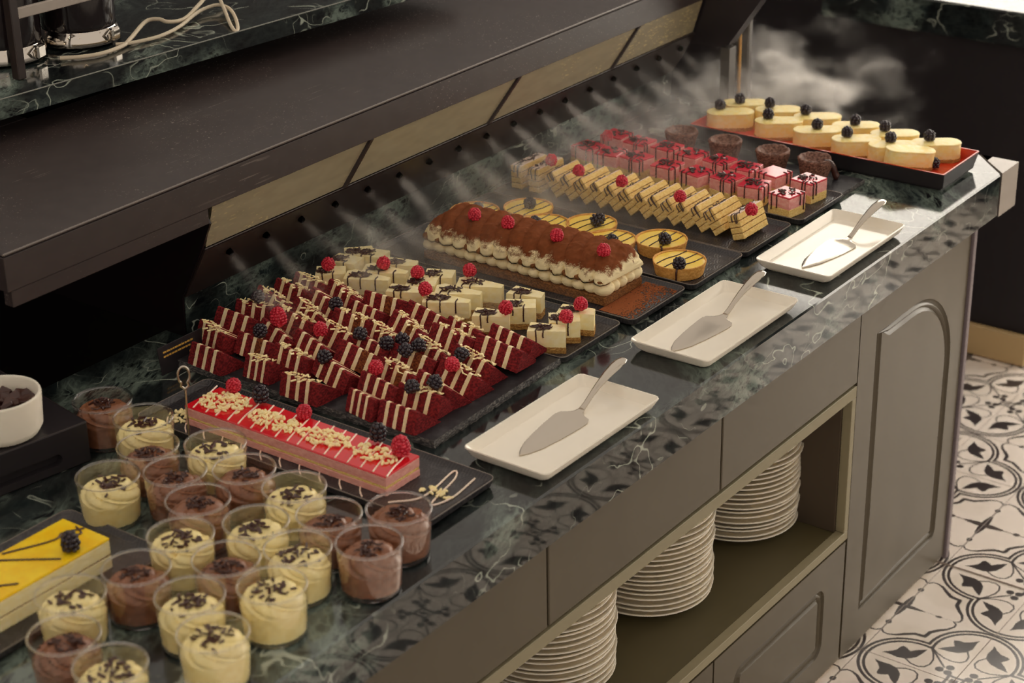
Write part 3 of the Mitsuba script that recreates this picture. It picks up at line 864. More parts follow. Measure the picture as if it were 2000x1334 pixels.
def mousse_mesh(seed, level, peak):
    """Piped mousse: fills the glass, twists up to a ridged peak."""
    r = random.Random(seed)
    nth, nt = 64, 26
    tw, flut = r.uniform(1.5, 2.6), r.choice((7, 8, 9))
    offx, offy = r.uniform(-.004, .004), r.uniform(-.004, .004)
    th = np.arange(nth) * 2 * PI / nth
    rings = []
    for k in range(nt):
        s = k / (nt - 1)
        if s < .35:
            z = .0075 + (level - .0075) * s / .35
            rad = (.0384 + .0036 * (z - .007) / .06) * np.ones(nth)
            amp = .0003
        else:
            q = (s - .35) / .65
            z = level + peak * math.sin(q * PI / 2) ** 1.25
            rad = (.0402 * math.cos(q * PI / 2) ** .68 + .0006) * np.ones(nth)
            amp = .0040 * math.sin(min(1, q * 1.8) * PI / 2) * (1 - q ** 4)
        tws = th + tw * s * 2
        wob = amp * (np.abs(np.sin(flut * tws / 2)) * 2 - 1.2) if amp > .001 else amp * np.sin(flut * tws)
        rr = np.minimum(rad + wob, .0384 + .0045 * z / .07)
        o = max(0, s - .4)
        zz = z + (amp * .9 * np.sin(flut * tws / 2 + 1.3) if amp > .001 else 0) + .002 * np.sin(th * 2 + seed) * max(0, s - .35) * (1 - s) * 3
        rings.append(np.stack([rr * np.cos(th) + offx * o, rr * np.sin(th) + offy * o, np.broadcast_to(zz, nth)], 1))
    m = loft(rings)
    m.vertices = m.vertices + m.vertex_normals * ((meshkit.fbm(m.vertices * 260, 2, seed) - .5) * .0012)[:, None]
    return m


from scipy.spatial import cKDTree


def on_top(mesh):
    """The height of the mesh's upper side at (x, y)."""
    v = mesh.vertices[mesh.vertices[:, 2] > .03]
    tree = cKDTree(v[:, :2])
    return lambda x, y: float(np.mean(v[tree.query([x, y], 5)[1], 2]))


MV, MC = [], []
for k in range(4):
    m = mousse_mesh(10 + k, .036 + .003 * (k % 3), .021)
    MV.append((ply(m, 'vanilla_mousse', 60), ply(sticks(26, .026, .026, on_top(m), (.007, .014), .0016, 40 + k, .003), 'dark_chocolate')))
    m = mousse_mesh(20 + k, .033 + .003 * (k % 3), .022)
    MC.append((ply(m, 'chocolate_mousse', 60), ply(sticks(26, .019, .019, on_top(m), (.007, .015), .0018, 60 + k, .006, True), 'dark_chocolate', 40)))
KIND = 'YCCYYCCCYCCCYYYCYCYYCYY'
GL = ['back glass beside the red cake plate', 'behind the vanilla back row', 'half hidden behind the black riser', 'nearest the ring-topped skewer', 'nearest the black riser in the back row', 'between two vanilla glasses of the back row',
      'fifth of the inner row', 'beside the left long side of the red cake plate', 'next to the red cake front end on its left', 'behind the two front chocolate glasses', 'rightmost, touching the red cake plate',
      'at the worktop edge near the tile reflection', 'in the middle of the group', 'left of the chocolate glass at the worktop edge', 'right of the yellow cake corner', 'in front of the yellow cake corner', 'third from the photo bottom edge',
      'with only its shavings clearly visible, in the middle', 'nearest the worktop edge with the most shavings', 'overlapping the yellow cake front', 'lowest at the left edge of the group', 'cut off at the photo bottom, left', 'at the photo bottom edge, right']
VERR[2] = [1.6575, 1.992]              # stands behind the riser
VERR = np.array(VERR)
for _ in range(60):                     # no two glasses touch
    for i in range(len(VERR)):
        for j in range(i):
            d = VERR[i] - VERR[j]; q = np.hypot(*d)
            if q < .0905:
                VERR[i] += d / q * (.0907 - q) / 2; VERR[j] -= d / q * (.0907 - q) / 2
    VERR[:, 1] = np.maximum(VERR[:, 1], FRONT + .042)
for i, ((x, y), kd) in enumerate(zip(VERR, KIND)):
    g = thing('mousse_glass', f"{'vanilla' if kd == 'Y' else 'chocolate'} mousse glass with dark shavings, {GL[i]}", 'dessert glass', 'mousse glasses')
    X = at(x, y, CT + .0004, (i * 67) % 360)
    part(g, 'cup', glass_b, X, 'clear glass cup')
    part(g, 'rim', rim_b, X, 'bright glass rim')
    part(g, 'base', foot_b, X, 'thick glass base')
    mm, ch = (MV if kd == 'Y' else MC)[(i * 7) % 4]
    part(g, 'mousse', mm, X)
    part(g, 'chocolate_shavings', ch, X, None, 'stuff')

# ------------------------------------------------------------------ red velvet cake slices on the large slate
def velvet(seed, ln, hgt, dep):
    r = random.Random(seed)
    nl = 4
    cr = .0063
    rd = (ln - 3 * cr) / nl
    prof = lambda e: [(0 - e, 0), (.007 - e, hgt + e), (.012, hgt + e), (dep, .006), (dep, 0)]
    reds, creams = [], []
    y = 0.0
    for k in range(nl):
        a = rd * (1.25 if k == nl - 1 else .917)
        reds.append(crumble(prism_y(prof(0), -y - a, -y), .009, .0007, 330, seed + k))
        y += a
        if k < nl - 1:
            creams.append(crumble(prism_y(prof(.0006), -y - cr - .0003, -y + .0003), .009, .0004, 300, seed + 9))
            y += cr
    return cat_(reds), cat_(creams), creams, reds


VS = []
for k in range(4):
    rd, cm, creams, reds = velvet(k * 11, .081, .0345, .064)
    VS.append(([ply(m, 'velvet_crust' if (k == 2 and j == 2) else 'velvet_crumb', 50) for j, m in enumerate(reds)], [ply(m, 'frosting', 50) for m in creams]))
CR = []
for k in range(3):
    m = sticks(30, .015, .034, lambda x, y: .0355 - .35 * abs(x), (.004, .010), .0011, 80 + k, .004)
    m.apply_translation([.013, -.04, 0])
    CR.append(ply(m, 'white_chocolate'))
rows_x = [1.918, 1.962, 2.006, 2.050, 2.096, 2.140, 2.184]
cols_y = [2.108, 2.026, 1.942, 1.858, 1.772, 1.688]
CW = ['farthest left', 'second', 'third', 'fourth', 'fifth', 'rightmost']
rr = random.Random(5)
vz = {}
FIRST = {0: (1.899, 2.066, 1.0), 1: (1.914, 1.960, .72), 2: (1.898, 1.868, .98), 4: (1.914, 1.748, .72), 5: (1.911, 1.684, .93)}
for i, x in enumerate(rows_x):
    for j, y in enumerate(cols_y):
        ly = rr.uniform(.94, 1.02)
        dz = .0022 * min(i, 5) + rr.uniform(0, .0025)
        dx, dy, rz, ry = rr.uniform(-.005, .005), rr.uniform(-.007, .007), rr.uniform(-16, 12), rr.uniform(3, 11) + (3 if i else 0)
        rx = rr.uniform(0, 16) if i else rr.uniform(-1, 2)
        k = rr.randrange(4)
        has, ck_ = rr.random() < .55, rr.randrange(3)
        vz[i, j] = SLZ + dz
        if i == 0:
            if j not in FIRST: continue
            x, y, ly = FIRST[j]
            dx = dy = dz = 0
            rz = rr.uniform(-12, -2)
        s = thing('velvet_cake_slice', f'red velvet cake slice, {ORD[i]} row from the red cake, {CW[j]} in its row', 'cake slice', 'red velvet slices on the slate')
        X = at(x + dx, y + dy, SLZ + dz + .081 * max(0, math.sin(math.radians(rx))) * .6, rz, 0, ry) @ T().rotate([1, 0, 0], rx) @ T().scale([1, ly, 1])
        reds, creams = VS[k]
        for b in reds: part(s, 'sponge_layer', b, X)
        for b in creams: part(s, 'cream_layer', b, X, 'cream layer')
        if has: part(s, 'white_shavings', CR[ck_], X, 'white chocolate shavings', 'stuff')
nr = 0
VB0 = _bn[0]
VBL = ['blackberry at the far left rim of the velvet slices', 'big raspberry on the velvet slices, left half', 'blackberry nearest the cheesecake on the velvet slices', 'flat raspberry right of the big one on the velvet slices', 'blackberry left of the big raspberry on the velvet slices',
       'blackberry behind the cluster, middle of the velvet slices', 'blackberry on the front left of the velvet slices', 'left blackberry of the cluster of four on the velvet slices', 'top blackberry of the cluster of four on the velvet slices', 'front blackberry of the cluster of four on the velvet slices',
       'right blackberry of the cluster of four on the velvet slices', 'blackberry beside the right raspberry on the velvet slices', 'rightmost raspberry on the velvet slices', 'raspberry in the middle front of the velvet slices', 'blackberry tilted, front right of the velvet slices', 'blackberry on the front row of the velvet slices']
VB = {VB0 + q: l for q, l in enumerate(VBL)}
for k, x, y in VELVET_BERRY:
    i = int(np.clip(round((x - 1.93) / .0445), 0, 6)); j = int(np.clip(round((2.07 - y) / .084), 0, 5))
    z = vz[i, j] + .0315
    kk = 'raspberry' if k == 'r' else 'blackberry'
    berry(k, x + .006, y, z, VB[_bn[0]], 'berries on the red velvet slices', big=(k == 'r' and nr == 0), lie=40 if k == 'b' else 15)
    nr += k == 'r'

# ------------------------------------------------------------------ red layer cake
c = thing('red_glazed_cake', 'long pink mousse cake with shiny red glaze and white chocolate on top', 'cake')
X = at(1.790, 1.7275, PZ)
hw, hl = .0375, .1945


def layer(z0, z1, m, w=0.0, amp=.0004):
    return ply(crumble(cbox(-hw - w, hw + w, -hl - w, hl + w, z0, z1, .0008), .012, amp, 250, int(z0 * 1e4)), m, 40)


part(c, 'mousse_layer', layer(0, .0105, 'pink_mousse'), X)
part(c, 'sponge_layer', layer(.0103, .0150, 'sponge_yellow', -.0006, .0007), X, 'thin yellow sponge layer')
part(c, 'mousse_layer', layer(.0148, .0285, 'pink_mousse'), X)
part(c, 'glaze', ply(cbox(-hw - .0006, hw + .0006, -hl - .0006, hl + .0006, .0284, .0318, .0016), 'red_glaze'), X, 'shiny red glaze')
dr_ = []
rr = random.Random(3)
for k in range(17):
    y = -hl + .010 + k * .0232 + rr.uniform(-.003, .003)
    dr_.append(tube(spline([(-hw + .001, y - .010, .0322), (-.01, y - .001, .0323), (.012, y + .004, .0323), (hw - .001, y + .012, .0322)], 4), .0013, 6))
for d in dr_: part(c, 'icing_line', ply(d, 'icing', 50), X)
sv = cat_([moved(pellets(n_, a_, b_, lambda x, y: .0320, (.006, .0105), .0022, 9 + q, .009), x_, y_) for q, (n_, a_, b_, x_, y_) in enumerate(((120, .030, .044, 0, .148), (105, .022, .055, -.002, .045), (90, .022, .048, 0, -.05), (70, .022, .040, .003, -.140)))])
part(c, 'white_shavings', ply(sv, 'white_chocolate'), X, 'white chocolate shavings', 'stuff')
for i, (k, x, y) in enumerate(RED_BERRY):
    berry(k, x, y, PZ + .031 + (.004 if k == 'b' else 0), f"{'raspberry' if k == 'r' else 'blackberry'} on the red glazed cake, {ORD[i]} from its far end", 'berries on the red cake', big=(k == 'b' or i == 4))
dz_ = [tube(spline([(1.74, 1.52, PZ + .0012), (1.78, 1.49, PZ + .0012), (1.86, 1.50, PZ + .0012), (1.845, 1.485, PZ + .0012), (1.77, 1.468, PZ + .0012), (1.80, 1.455, PZ + .0012), (1.862, 1.462, PZ + .0012)], 6), .0015, 6)]
for y in np.linspace(1.56, 1.94, 11):
    dz_.append(tube(spline([(1.732, y, PZ + .0012), (1.742, y + .012, PZ + .0012), (1.752, y + .02, PZ + .0012)], 4), .0012, 6))
solo('white_drizzle', ply(cat_(dz_), 'icing', 50), 'white chocolate drizzle lines on the plate under the red cake', 'drizzle')
labels['white_drizzle']['kind'] = 'stuff'
sv = cat_([moved(pellets(22, .012, .030, lambda x, y: 0.0, (.006, .010), .002, 19, .003), 1.80, 1.482, PZ + .0005), moved(pellets(40, .020, .022, lambda x, y: 0.0, (.006, .010), .002, 20, .004), 1.765, 1.945, PZ + .0005)])
solo('loose_white_shavings', ply(sv, 'white_chocolate'), 'loose white chocolate shavings beside the red cake', 'shavings')
labels['loose_white_shavings']['kind'] = 'stuff'

# ------------------------------------------------------------------ yellow cake
c = thing('yellow_glazed_cake', 'long pale cake with bright yellow glaze and dark chocolate lines at lower left', 'cake')
X = at(1.178, 1.753, PZ)
hw, hl = .228, .044
part(c, 'cream_layer', layer(0, .0185, 'cheese_filling'), X)
part(c, 'sponge_layer', layer(.0183, .0205, 'sponge_dark', -.0006, .0007), X, 'thin sponge line')
part(c, 'cream_layer', layer(.0203, .0405, 'cheese_filling'), X)
part(c, 'glaze', ply(cbox(-hw - .0006, hw + .0006, -hl - .0006, hl + .0006, .0404, .0450, .0016), 'yellow_glaze'), X, 'bright yellow glaze')
for pts in (([.225, .0, .0455], [.20, .014, .0455], [.18, .010, .0455], [.12, .038, .0455]), ([.155, -.034, .0455], [.13, .0, .0455], [.10, .038, .0455]), ([.085, -.035, .0455], [.06, -.015, .0455], [.02, .0, .0455], [-.06, .02, .0455]), ([.222, .012, .0455], [.214, -.006, .0455], [.20, .0, .0455])):
    part(c, 'chocolate_line', ply(tube(spline(pts, 6), .0016, 6), 'dark_chocolate', 50), X)
berry('b', *YEL_BERRY[0], PZ + .0452, 'blackberry on the yellow glazed cake', None, True)

# ------------------------------------------------------------------ cheesecake pieces
def piece(poly, hb, hf, seed):
    p = Polygon(poly)
    base = crumble(extrude(p.buffer(.0004), hb), .006, .0011, 350, seed)
    fill = crumble(extrude(p, hf, hb - .0002), .010, .0004, 180, seed + 3)
    return base, fill


WEDGE = [(0, 0), (.078, 0), (.080, .014), (.012, .044), (0, .036)]
BLOCK = [(0, 0), (.050, 0), (.052, .036), (.002, .040)]
BLOCK2 = [(0, 0), (.062, 0), (.060, .024), (.004, .036)]


def drips(xs, z1, seed):
    r = random.Random(seed)
    out = []
    for x in xs:
        l = r.uniform(.010, .028)
        out.append(tube(spline([(x + .002, .012, z1 + .0006), (x, .003, z1 + .0007), (x, -.0007, z1 - .0015), (x + r.uniform(-.0008, .0008), -.0010, z1 - l * .6), (x, -.0009, z1 - l)], 4), [.0012] * 16 + [.0017], 6))
    return out


CHB, CHF = .0105, .0285
CP = []
for k, (poly, xs) in enumerate(((WEDGE, (.008, .030, .056)), (BLOCK, (.012, .030)), (BLOCK2, (.014, .026)), (WEDGE, (.010, .024)))):
    b_, f_ = piece(poly, CHB, CHF, 5 + k)
    cx, cy = np.mean(poly, 0)
    sh_ = sticks(26, .018 if k in (0, 3) else .015, .011, lambda x, y: CHB + CHF, (.006, .013), .0012, 30 + k, .005)
    sh_.apply_translation([cx - .008, cy * .9, 0])
    CP.append((ply(b_, 'biscuit', 50), ply(f_, 'cheese_filling', 40), ply(sh_, 'dark_chocolate'), [ply(d, 'dark_chocolate', 50) for d in drips(xs, CHB + CHF, k)], (cx, cy)))
#       kind, yaw of the front edge, label
CK = [(1, -50, 'farthest block, by the velvet slices'), (1, -75, 'block behind the farthest raspberry'), (1, -40, 'hazy far corner block'), (1, -72, 'hazy block at the far corner of its plate'), (0, -62, 'wedge behind the velvet slices, far left'),
      (0, -62, 'wedge with a hazy raspberry'), (2, -62, 'block beside the tiramisu far end'), (2, -62, 'thick block in the front row of the far half'), (1, -60, 'block with a tall raspberry'), (1, -60, 'block beside the tiramisu with a white curl'),
      (0, -58, 'wedge at the front of the middle pair'), (3, -60, 'wedge at the back of the middle pair'), (3, -62, 'wedge with a raspberry beside the tiramisu'), (2, -60, 'block beside the velvet slices right corner'), (1, -52, 'block with a jagged biscuit base'),
      None, (2, -75, 'tall block with striped sides by the tiramisu'), (2, -58, 'front block nearest the plate corner'), (1, -50, 'middle block of the front trio'), (2, -66, 'back block of the front trio')]
cz = {}
for i, ((x, y), k) in enumerate(zip(CHEESE, CK)):
    if k is None: continue
    kd, yaw, l = k
    b_, f_, s_, d_, (cx, cy) = CP[kd]
    key = thing('cheesecake_piece', f'white cheesecake piece with chocolate, {l}', 'cheesecake', 'white cheesecake pieces')
    X = at(x, y, PZ, yaw) @ T().translate([-cx, -cy, 0])
    part(key, 'biscuit_base', b_, X, 'crumbly biscuit base')
    part(key, 'filling', f_, X)
    part(key, 'chocolate_shavings', s_, X, 'dark chocolate shavings', 'stuff')
    for d in d_: part(key, 'chocolate_drip', d, X)
for i, (x, y) in enumerate(CHEESE_RASP):
    berry('r', x, y, PZ + CHB + CHF + .003, f'raspberry on the white cheesecake, {ORD[i]} from the far end of the plate', 'raspberries on the cheesecake', lie=20)

# ------------------------------------------------------------------ tiramisu
c = thing('tiramisu_loaf', 'long tiramisu loaf with piped cream and a thick cocoa-dusted ridged top', 'cake')
TX0, TX1, TY0, TY1 = 2.462, 2.577, 1.643, 2.035
X = at((TX0 + TX1) / 2, (TY0 + TY1) / 2, PZ)
hw, hl = (TX1 - TX0) / 2, (TY1 - TY0) / 2
part(c, 'sponge_base', ply(crumble(cbox(-hw, hw, -hl, hl, 0, .0165, .002), .006, .0009, 260, 4), 'sponge_dark', 50), X, 'coffee-soaked brown sponge')
ico = trimesh.creation.icosphere(subdivisions=3, radius=1.0)


def blob_row(z, ry, rz, n, seed, out):
    r = random.Random(seed)
    ms = []
    for side in (-1, 1):
        for k in range(n):
            m = ico.copy()
            m.apply_scale([.020 * r.uniform(.9, 1.1), ry * r.uniform(.95, 1.1), rz * r.uniform(.92, 1.06)])
            m.apply_translation([side * (hw - .015 + out), -hl + (k + .5) * 2 * hl / n, z])
            ms.append(m)
    for e in (-1, 1):
        for k in range(5):
            m = ico.copy()
            m.apply_scale([.014, .019, rz * r.uniform(.95, 1.08)])
            m.apply_translation([-hw + .012 + k * (2 * hw - .024) / 4, e * (hl - .014 + out), z + r.uniform(-.001, .001)])
            ms.append(m)
    return ms


def paint(m, base, dust, lo, hi, seed, amount=1.0):
    """Cocoa lies where the surface faces up, thinner towards the sides, in grains."""
    m = m.copy()
    nz_ = m.vertex_normals[:, 2]
    n1 = meshkit.fbm(m.vertices * 160, 3, seed)
    n2 = meshkit.fbm(m.vertices * 900, 2, seed + 1)
    k = np.clip((nz_ + (n1 - .5) * 1.1 + (n2 - .5) * .8 - lo) / (hi - lo), 0, 1)[:, None] * amount
    tone = .8 + .4 * n2[:, None]
    col = np.array(base) * (1 - k) + np.array(dust) * tone * k
    return m, np.clip(col, 0, 1)


CREAM, COCOA = srgb(250, 234, 188), srgb(122, 68, 39)
low = cat_(blob_row(.0275, .0155, .0125, 17, 1, 0) + [cbox(-hw + .012, hw - .012, -hl + .012, hl - .012, .016, .038)])
m, col = paint(low, CREAM, COCOA, .75, 1.5, 3)
part(c, 'lower_cream', ply(m, 'vertex_paint', smooth=True, color=col), X, 'piped row of cream')
mid = []
for side in (-1, 1):
    for k in range(17):
        m = ico.copy(); m.apply_scale([.016, .0125, .0085]); m.apply_translation([side * (hw - .0115), -hl + .012 + k * (2 * hl - .02) / 16, .0425]); mid.append(m)
mid.append(cbox(-hw + .012, hw - .012, -hl + .012, hl - .012, .034, .052))
part(c, 'biscuit_fingers', ply(cat_(mid), 'sponge_dark', True), X, 'dark soaked biscuits between the cream rows')
# top: thick diagonal ridges of cream under cocoa
nu, nv = 420, 110
rings = []
for iu in range(nu):
    u = iu / (nu - 1)
    y = -hl - .002 + (2 * hl + .004) * u
    endf = min(1, (min(u, 1 - u) * 2 * hl / .030 + .02)) ** .45
    v = np.linspace(0, 1, nv)
    a = PI * v
    xs = (hw + .003) * (.86 + .14 * endf) * np.sign(np.cos(a)) * np.abs(np.cos(a)) ** .72
    zs = .044 + .040 * np.sin(a) ** .62 * endf
    ph = (y - .35 * xs) / .0300
    rdg = np.abs(np.sin(PI * ph)) ** .6
    sidew = np.abs(np.cos(a))
    zs = zs + (rdg - .6) * .0058 * np.sin(a) ** .3 * endf
    xs = xs * (1 + (rdg - .55) * .15 * sidew)
    zs = zs - .006 * rdg * sidew ** 3
    rings.append(np.stack([xs, np.full(nv, y), zs], 1))
top_ = loft(rings, True, True, closed=True)
if top_.volume < 0: top_.invert()
top_.vertices = top_.vertices + top_.vertex_normals * ((meshkit.fbm(top_.vertices * 90, 3, 8) - .5) * .007)[:, None]
v = top_.vertices
n1, n2, n3 = meshkit.fbm(v * 110, 3, 5), meshkit.fbm(v * 700, 2, 6), meshkit.fbm(v * 75, 3, 7)
hgt = (v[:, 2] - .055) / .010 + (n3 - .5) * 3.0 + (n2 - .5) * 1.6
k = np.clip(hgt * 1.1, 0, 1)[:, None]
col = np.array(CREAM) * (1 - k) + np.array(COCOA) * (.72 + .5 * n1[:, None]) * k
part(c, 'cocoa_top', ply(top_, 'vertex_paint', smooth=True, color=np.clip(col, 0, 1)), X, 'ridged cream dusted with cocoa')
for i, (x, y) in enumerate(TIRA_RASP):
    berry('r', x, y, PZ + .081, f'raspberry on the tiramisu, {ORD[i]} from its far end', 'raspberries on the tiramisu')
# cocoa spilt on the plate
r = np.random.default_rng(2)
q = []
for _ in range(7000):
    x = 2.447 + abs(r.normal(0, 1)) * 0 + r.random() * .145
    y = 1.645 - abs(r.normal(0, .026)) - .0
    if y > 1.578 and meshkit.fbm(np.array([[x * 40, y * 40, 0]]), 2, 3)[0] > r.random() * .75:
        s = r.uniform(.0008, .0022)
        q.append(np.array([[x, y, 0], [s, s * r.uniform(.5, 1), r.uniform(.0002, .0005)]]))
tet = trimesh.creation.icosphere(subdivisions=0, radius=1.0)
V, Fc, n = [], [], 0
for a in q:
    V.append(tet.vertices * a[1] + a[0] + [0, 0, PZ + .0004]); Fc.append(tet.faces + n); n += len(tet.vertices)
mat('cocoa', srgb(146, 84, 50), rough=0.9, spec=0.1)
solo('cocoa_dust', ply(trimesh.Trimesh(np.vstack(V), np.vstack(Fc), process=False), 'cocoa'), 'brown cocoa dust spilt at the front of the tiramisu plate', 'cocoa powder')
labels['cocoa_dust']['kind'] = 'stuff'

# ------------------------------------------------------------------ lemon tarts
shell = lathe([(.0005, .0), (.041, .0), (.0425, .001), (.0475, .0235), (.0472, .0245), (.0455, .0246), (.0448, .0238), (.0443, .0222)], 44)
shell.vertices = shell.vertices + shell.vertex_normals * ((meshkit.fbm(shell.vertices * 160, 2, 3) - .5) * .0012)[:, None]
curd = lathe([(.0446, .0218), (.035, .0226), (.0005, .0229)], 40)
if curd.face_normals[:, 2].mean() < 0: curd.invert()
lines = []
for yy in (-.022, -.002, .019):
    x_ = math.sqrt(.044 ** 2 - yy ** 2)
    lines.append(ply(tube(spline([(-x_, yy - .003, .0232), (-.012, yy + .001, .0234), (.012, yy - .001, .0234), (x_, yy + .003, .0232)], 5), .0009, 6), 'dark_chocolate', 50))
drip = ply(tube(spline([(-.030, -.022, .0234), (-.036, -.030, .0246), (-.0385, -.0315, .018), (-.0365, -.0295, .004)], 5), .0017, 6), 'dark_chocolate', 50)
shell_b, curd_b = ply(shell, 'pastry', 35), ply(curd, 'lemon_curd', 30)
for i, ((x, y), (bx, by)) in enumerate(zip(TART, TART_BLACK)):
    l = f'lemon tart with dark chocolate lines, {ORD[6 - i]} from the aisle end of its plate'
    t = thing('lemon_tart', l, 'tart', 'lemon tarts')
    X = at(x, y, PZ, -16 + (i * 37) % 11)
    part(t, 'pastry_shell', shell_b, X)
    part(t, 'lemon_filling', curd_b, X, 'glossy yellow filling')
    for b_ in lines: part(t, 'chocolate_line', b_, X)
    if i in (5, 6): part(t, 'chocolate_drip', drip, X)
    berry('b', bx, by, PZ + .0225, f'blackberry on the lemon tart {ORD[6 - i]} from the aisle end', 'blackberries on the tarts', big=i in (3,), lie=60 if i == 3 else 0)

# ------------------------------------------------------------------ sponge slices
SH, ST, SL = .047, .0245, .088


def sponge(seed):
    lay, cre = [], []
    for k in range(4):
        z = k * SH / 4
        lay.append(ply(crumble(cbox(-SL / 2, SL / 2, 0, ST, z + .0005, z + SH / 4 - .0004, .0008), .008, .0008, 330, seed * 7 + k), 'sponge_yellow', 50))
        if k < 3: cre.append(ply(cbox(-SL / 2 + .0004, SL / 2 - .0004, .0004, ST - .0004, z + SH / 4 - .0005, z + SH / 4 + .0005), 'sponge_dark'))
    r = random.Random(seed)
    gl = ply(cbox(-SL / 2 + .002, SL / 2 - .002, .001, ST - .001, SH - .0005, SH + .0010, .0006), 'icing')
    ln = []
    for q in range(3):
        y = r.uniform(.003, ST - .003)
        p0 = [(-SL / 2 + .012, y, SH + .0012), (-SL / 2 + .001, y, SH + .0010), (-SL / 2 - .0008, y + .001, SH - .004), (-SL / 2 - .0010, y + r.uniform(-.003, .003), SH - r.uniform(.012, .024))]
        ln.append(ply(tube(spline(p0, 4), .0010, 6), 'dark_chocolate', 50))
    for q in range(2):
        x = r.uniform(-.03, .03)
        ln.append(ply(tube(spline([(x - .02, .001, SH + .0012), (x - .005, ST * .4, SH + .0014), (x + .012, ST * .6, SH + .0014), (x + .022, ST - .001, SH + .0012)], 4), .0012, 6), 'dark_chocolate', 50))
    sh_ = sticks(12, .03, .008, lambda x, y: SH + .001, (.006, .013), .0012, 200 + seed, .004)
    sh_.apply_translation([0, ST / 2, 0])
    return lay, cre, gl, ln, ply(sh_, 'dark_chocolate')


SPV = [sponge(s) for s in (1, 2, 3)]
ys = [2.092, 2.050, 1.990, 1.957, 1.922, 1.888, 1.855, 1.820, 1.787, 1.757, 1.725, 1.696, 1.664, 1.634, 1.592]
tl_ = [2, 4, 38, 40, 40, 42, 42, 42, 42, 42, 42, 42, 40, 38, 20]
for i, (y, tilt) in enumerate(zip(ys, tl_)):
    lay, cre, gl, ln, sh_ = SPV[i % 3]
    key = thing('sponge_cake_slice', f'yellow layered sponge slice with chocolate, {ORD[14 - i]} from the aisle end of its row', 'cake slice', 'sponge slices in a leaning row')
    th = math.radians(tilt)
    X = at(2.884, y + ST * math.cos(th) * .0, PZ + ST * math.sin(th) + .0004, 0, -tilt)
    for b_ in lay: part(key, 'sponge_layer', b_, X)
    for b_ in cre: part(key, 'cream_line', b_, X, 'thin dark line')
    part(key, 'top_icing', gl, X)
    for b_ in ln: part(key, 'chocolate_line', b_, X)
    part(key, 'chocolate_shavings', sh_, X, None, 'stuff')
for i, (x, y) in enumerate(SPONGE_RASP):
    berry('r', x, y, PZ + .0535, f'raspberry on the sponge slices, {ORD[i]} from the far end', 'raspberries on the sponge slices', lie=20)

# ------------------------------------------------------------------ pink mousse cubes
CWD = .0250


def cube(seed):
    r = random.Random(seed)
    bx = lambda z0, z1, e, s, m, c_=.0008: ply(crumble(cbox(-CWD - e, CWD + e, -CWD - e, CWD + e, z0, z1, c_), .010, s, 260, seed), m, 40)
    L_ = [('sponge_layer', bx(0, .0165, 0, .0007, 'sponge_yellow'), 'pale yellow sponge'), ('cream_layer', bx(.0163, .0195, -.0004, .0003, 'pink_cream'), None), ('mousse_layer', bx(.0193, .0375, 0, .0005, 'pink_cream'), 'pink mousse'),
          ('jelly_top', ply(cbox(-CWD - .0004, CWD + .0004, -CWD - .0004, CWD + .0004, .0373, .0412, .0014), 'pink_jelly'), 'shiny red jelly')]
    D = []
    for q in range(4):
        s = r.uniform(-CWD * .8, CWD * .8)
        l = r.uniform(.015, .034)
        p0 = [(s, -CWD + .008, .0420), (s, -CWD + .0005, .0418), (s, -CWD - .0014, .038), (s + r.uniform(-.001, .001), -CWD - .0014, .041 - l * .6), (s, -CWD - .0012, .041 - l)]
        if q % 2: p0 = [(b, -a, c_) for a, b, c_ in p0] if q == 1 else [(b, a, c_) for a, b, c_ in p0]
        if q == 3: p0 = [(-CWD * .0 + a_[0], a_[1], a_[2]) for a_ in p0]
        D.append(ply(tube(spline(p0, 4), [.0011] * 16 + [.0015], 6), 'dark_chocolate', 50))
    sh_ = sticks(20, .017, .017, lambda x, y: .0412, (.006, .013), .0012, 300 + seed, .004)
    return L_, D, ply(sh_, 'dark_chocolate')


CV = [cube(s) for s in (1, 2, 3)]
rr = random.Random(8)
for row, (lst, w_) in enumerate(((CUBE_A, 'row beside the sponge slices'), (CUBE_B, 'row beside the lava cakes'))):
    for i, (x, y) in enumerate(lst):
        L_, D, sh_ = CV[(i + row) % 3]
        key = thing('pink_mousse_cube', f'pink cube with red jelly, {ORD[7 - i]} from the aisle, {w_}', 'cake', 'pink mousse cubes')
        X = at(x, y, PZ, rr.uniform(-14, 8))
        for n, b_, l in L_: part(key, n, b_, X, l)
        for b_ in D: part(key, 'chocolate_drip', b_, X)
        if not (row == 1 and i == 6): part(key, 'chocolate_shavings', sh_, X, None, 'stuff')
berry('r', *CUBE_RASP[0], PZ + .043, 'hazy raspberry on the farthest pink mousse cube')

# ------------------------------------------------------------------ lava cakes
def lava(seed, broken):
    m = lathe([(.0005, 0), (.0235, 0), (.0255, .001), (.0335, .036), (.0345, .041), (.0325, .0445), (.028, .0440), (.023, .039), (.016, .034), (.0005, .033)], 48)
    v, f = trimesh.remesh.subdivide(m.vertices, m.faces)
    m = trimesh.Trimesh(v, f)
    n = meshkit.fbm(m.vertices * 190, 3, seed) - .5
    m.vertices = m.vertices + m.vertex_normals * (n * .005)[:, None]
    a = np.arctan2(m.vertices[:, 1], m.vertices[:, 0])
    if broken:
        k = np.clip(1 - np.abs((a + 1.15)) / .55, 0, 1) * np.clip((m.vertices[:, 2] - .012) / .03, 0, 1)
        m.vertices[:, 2] -= k * .022
    return m


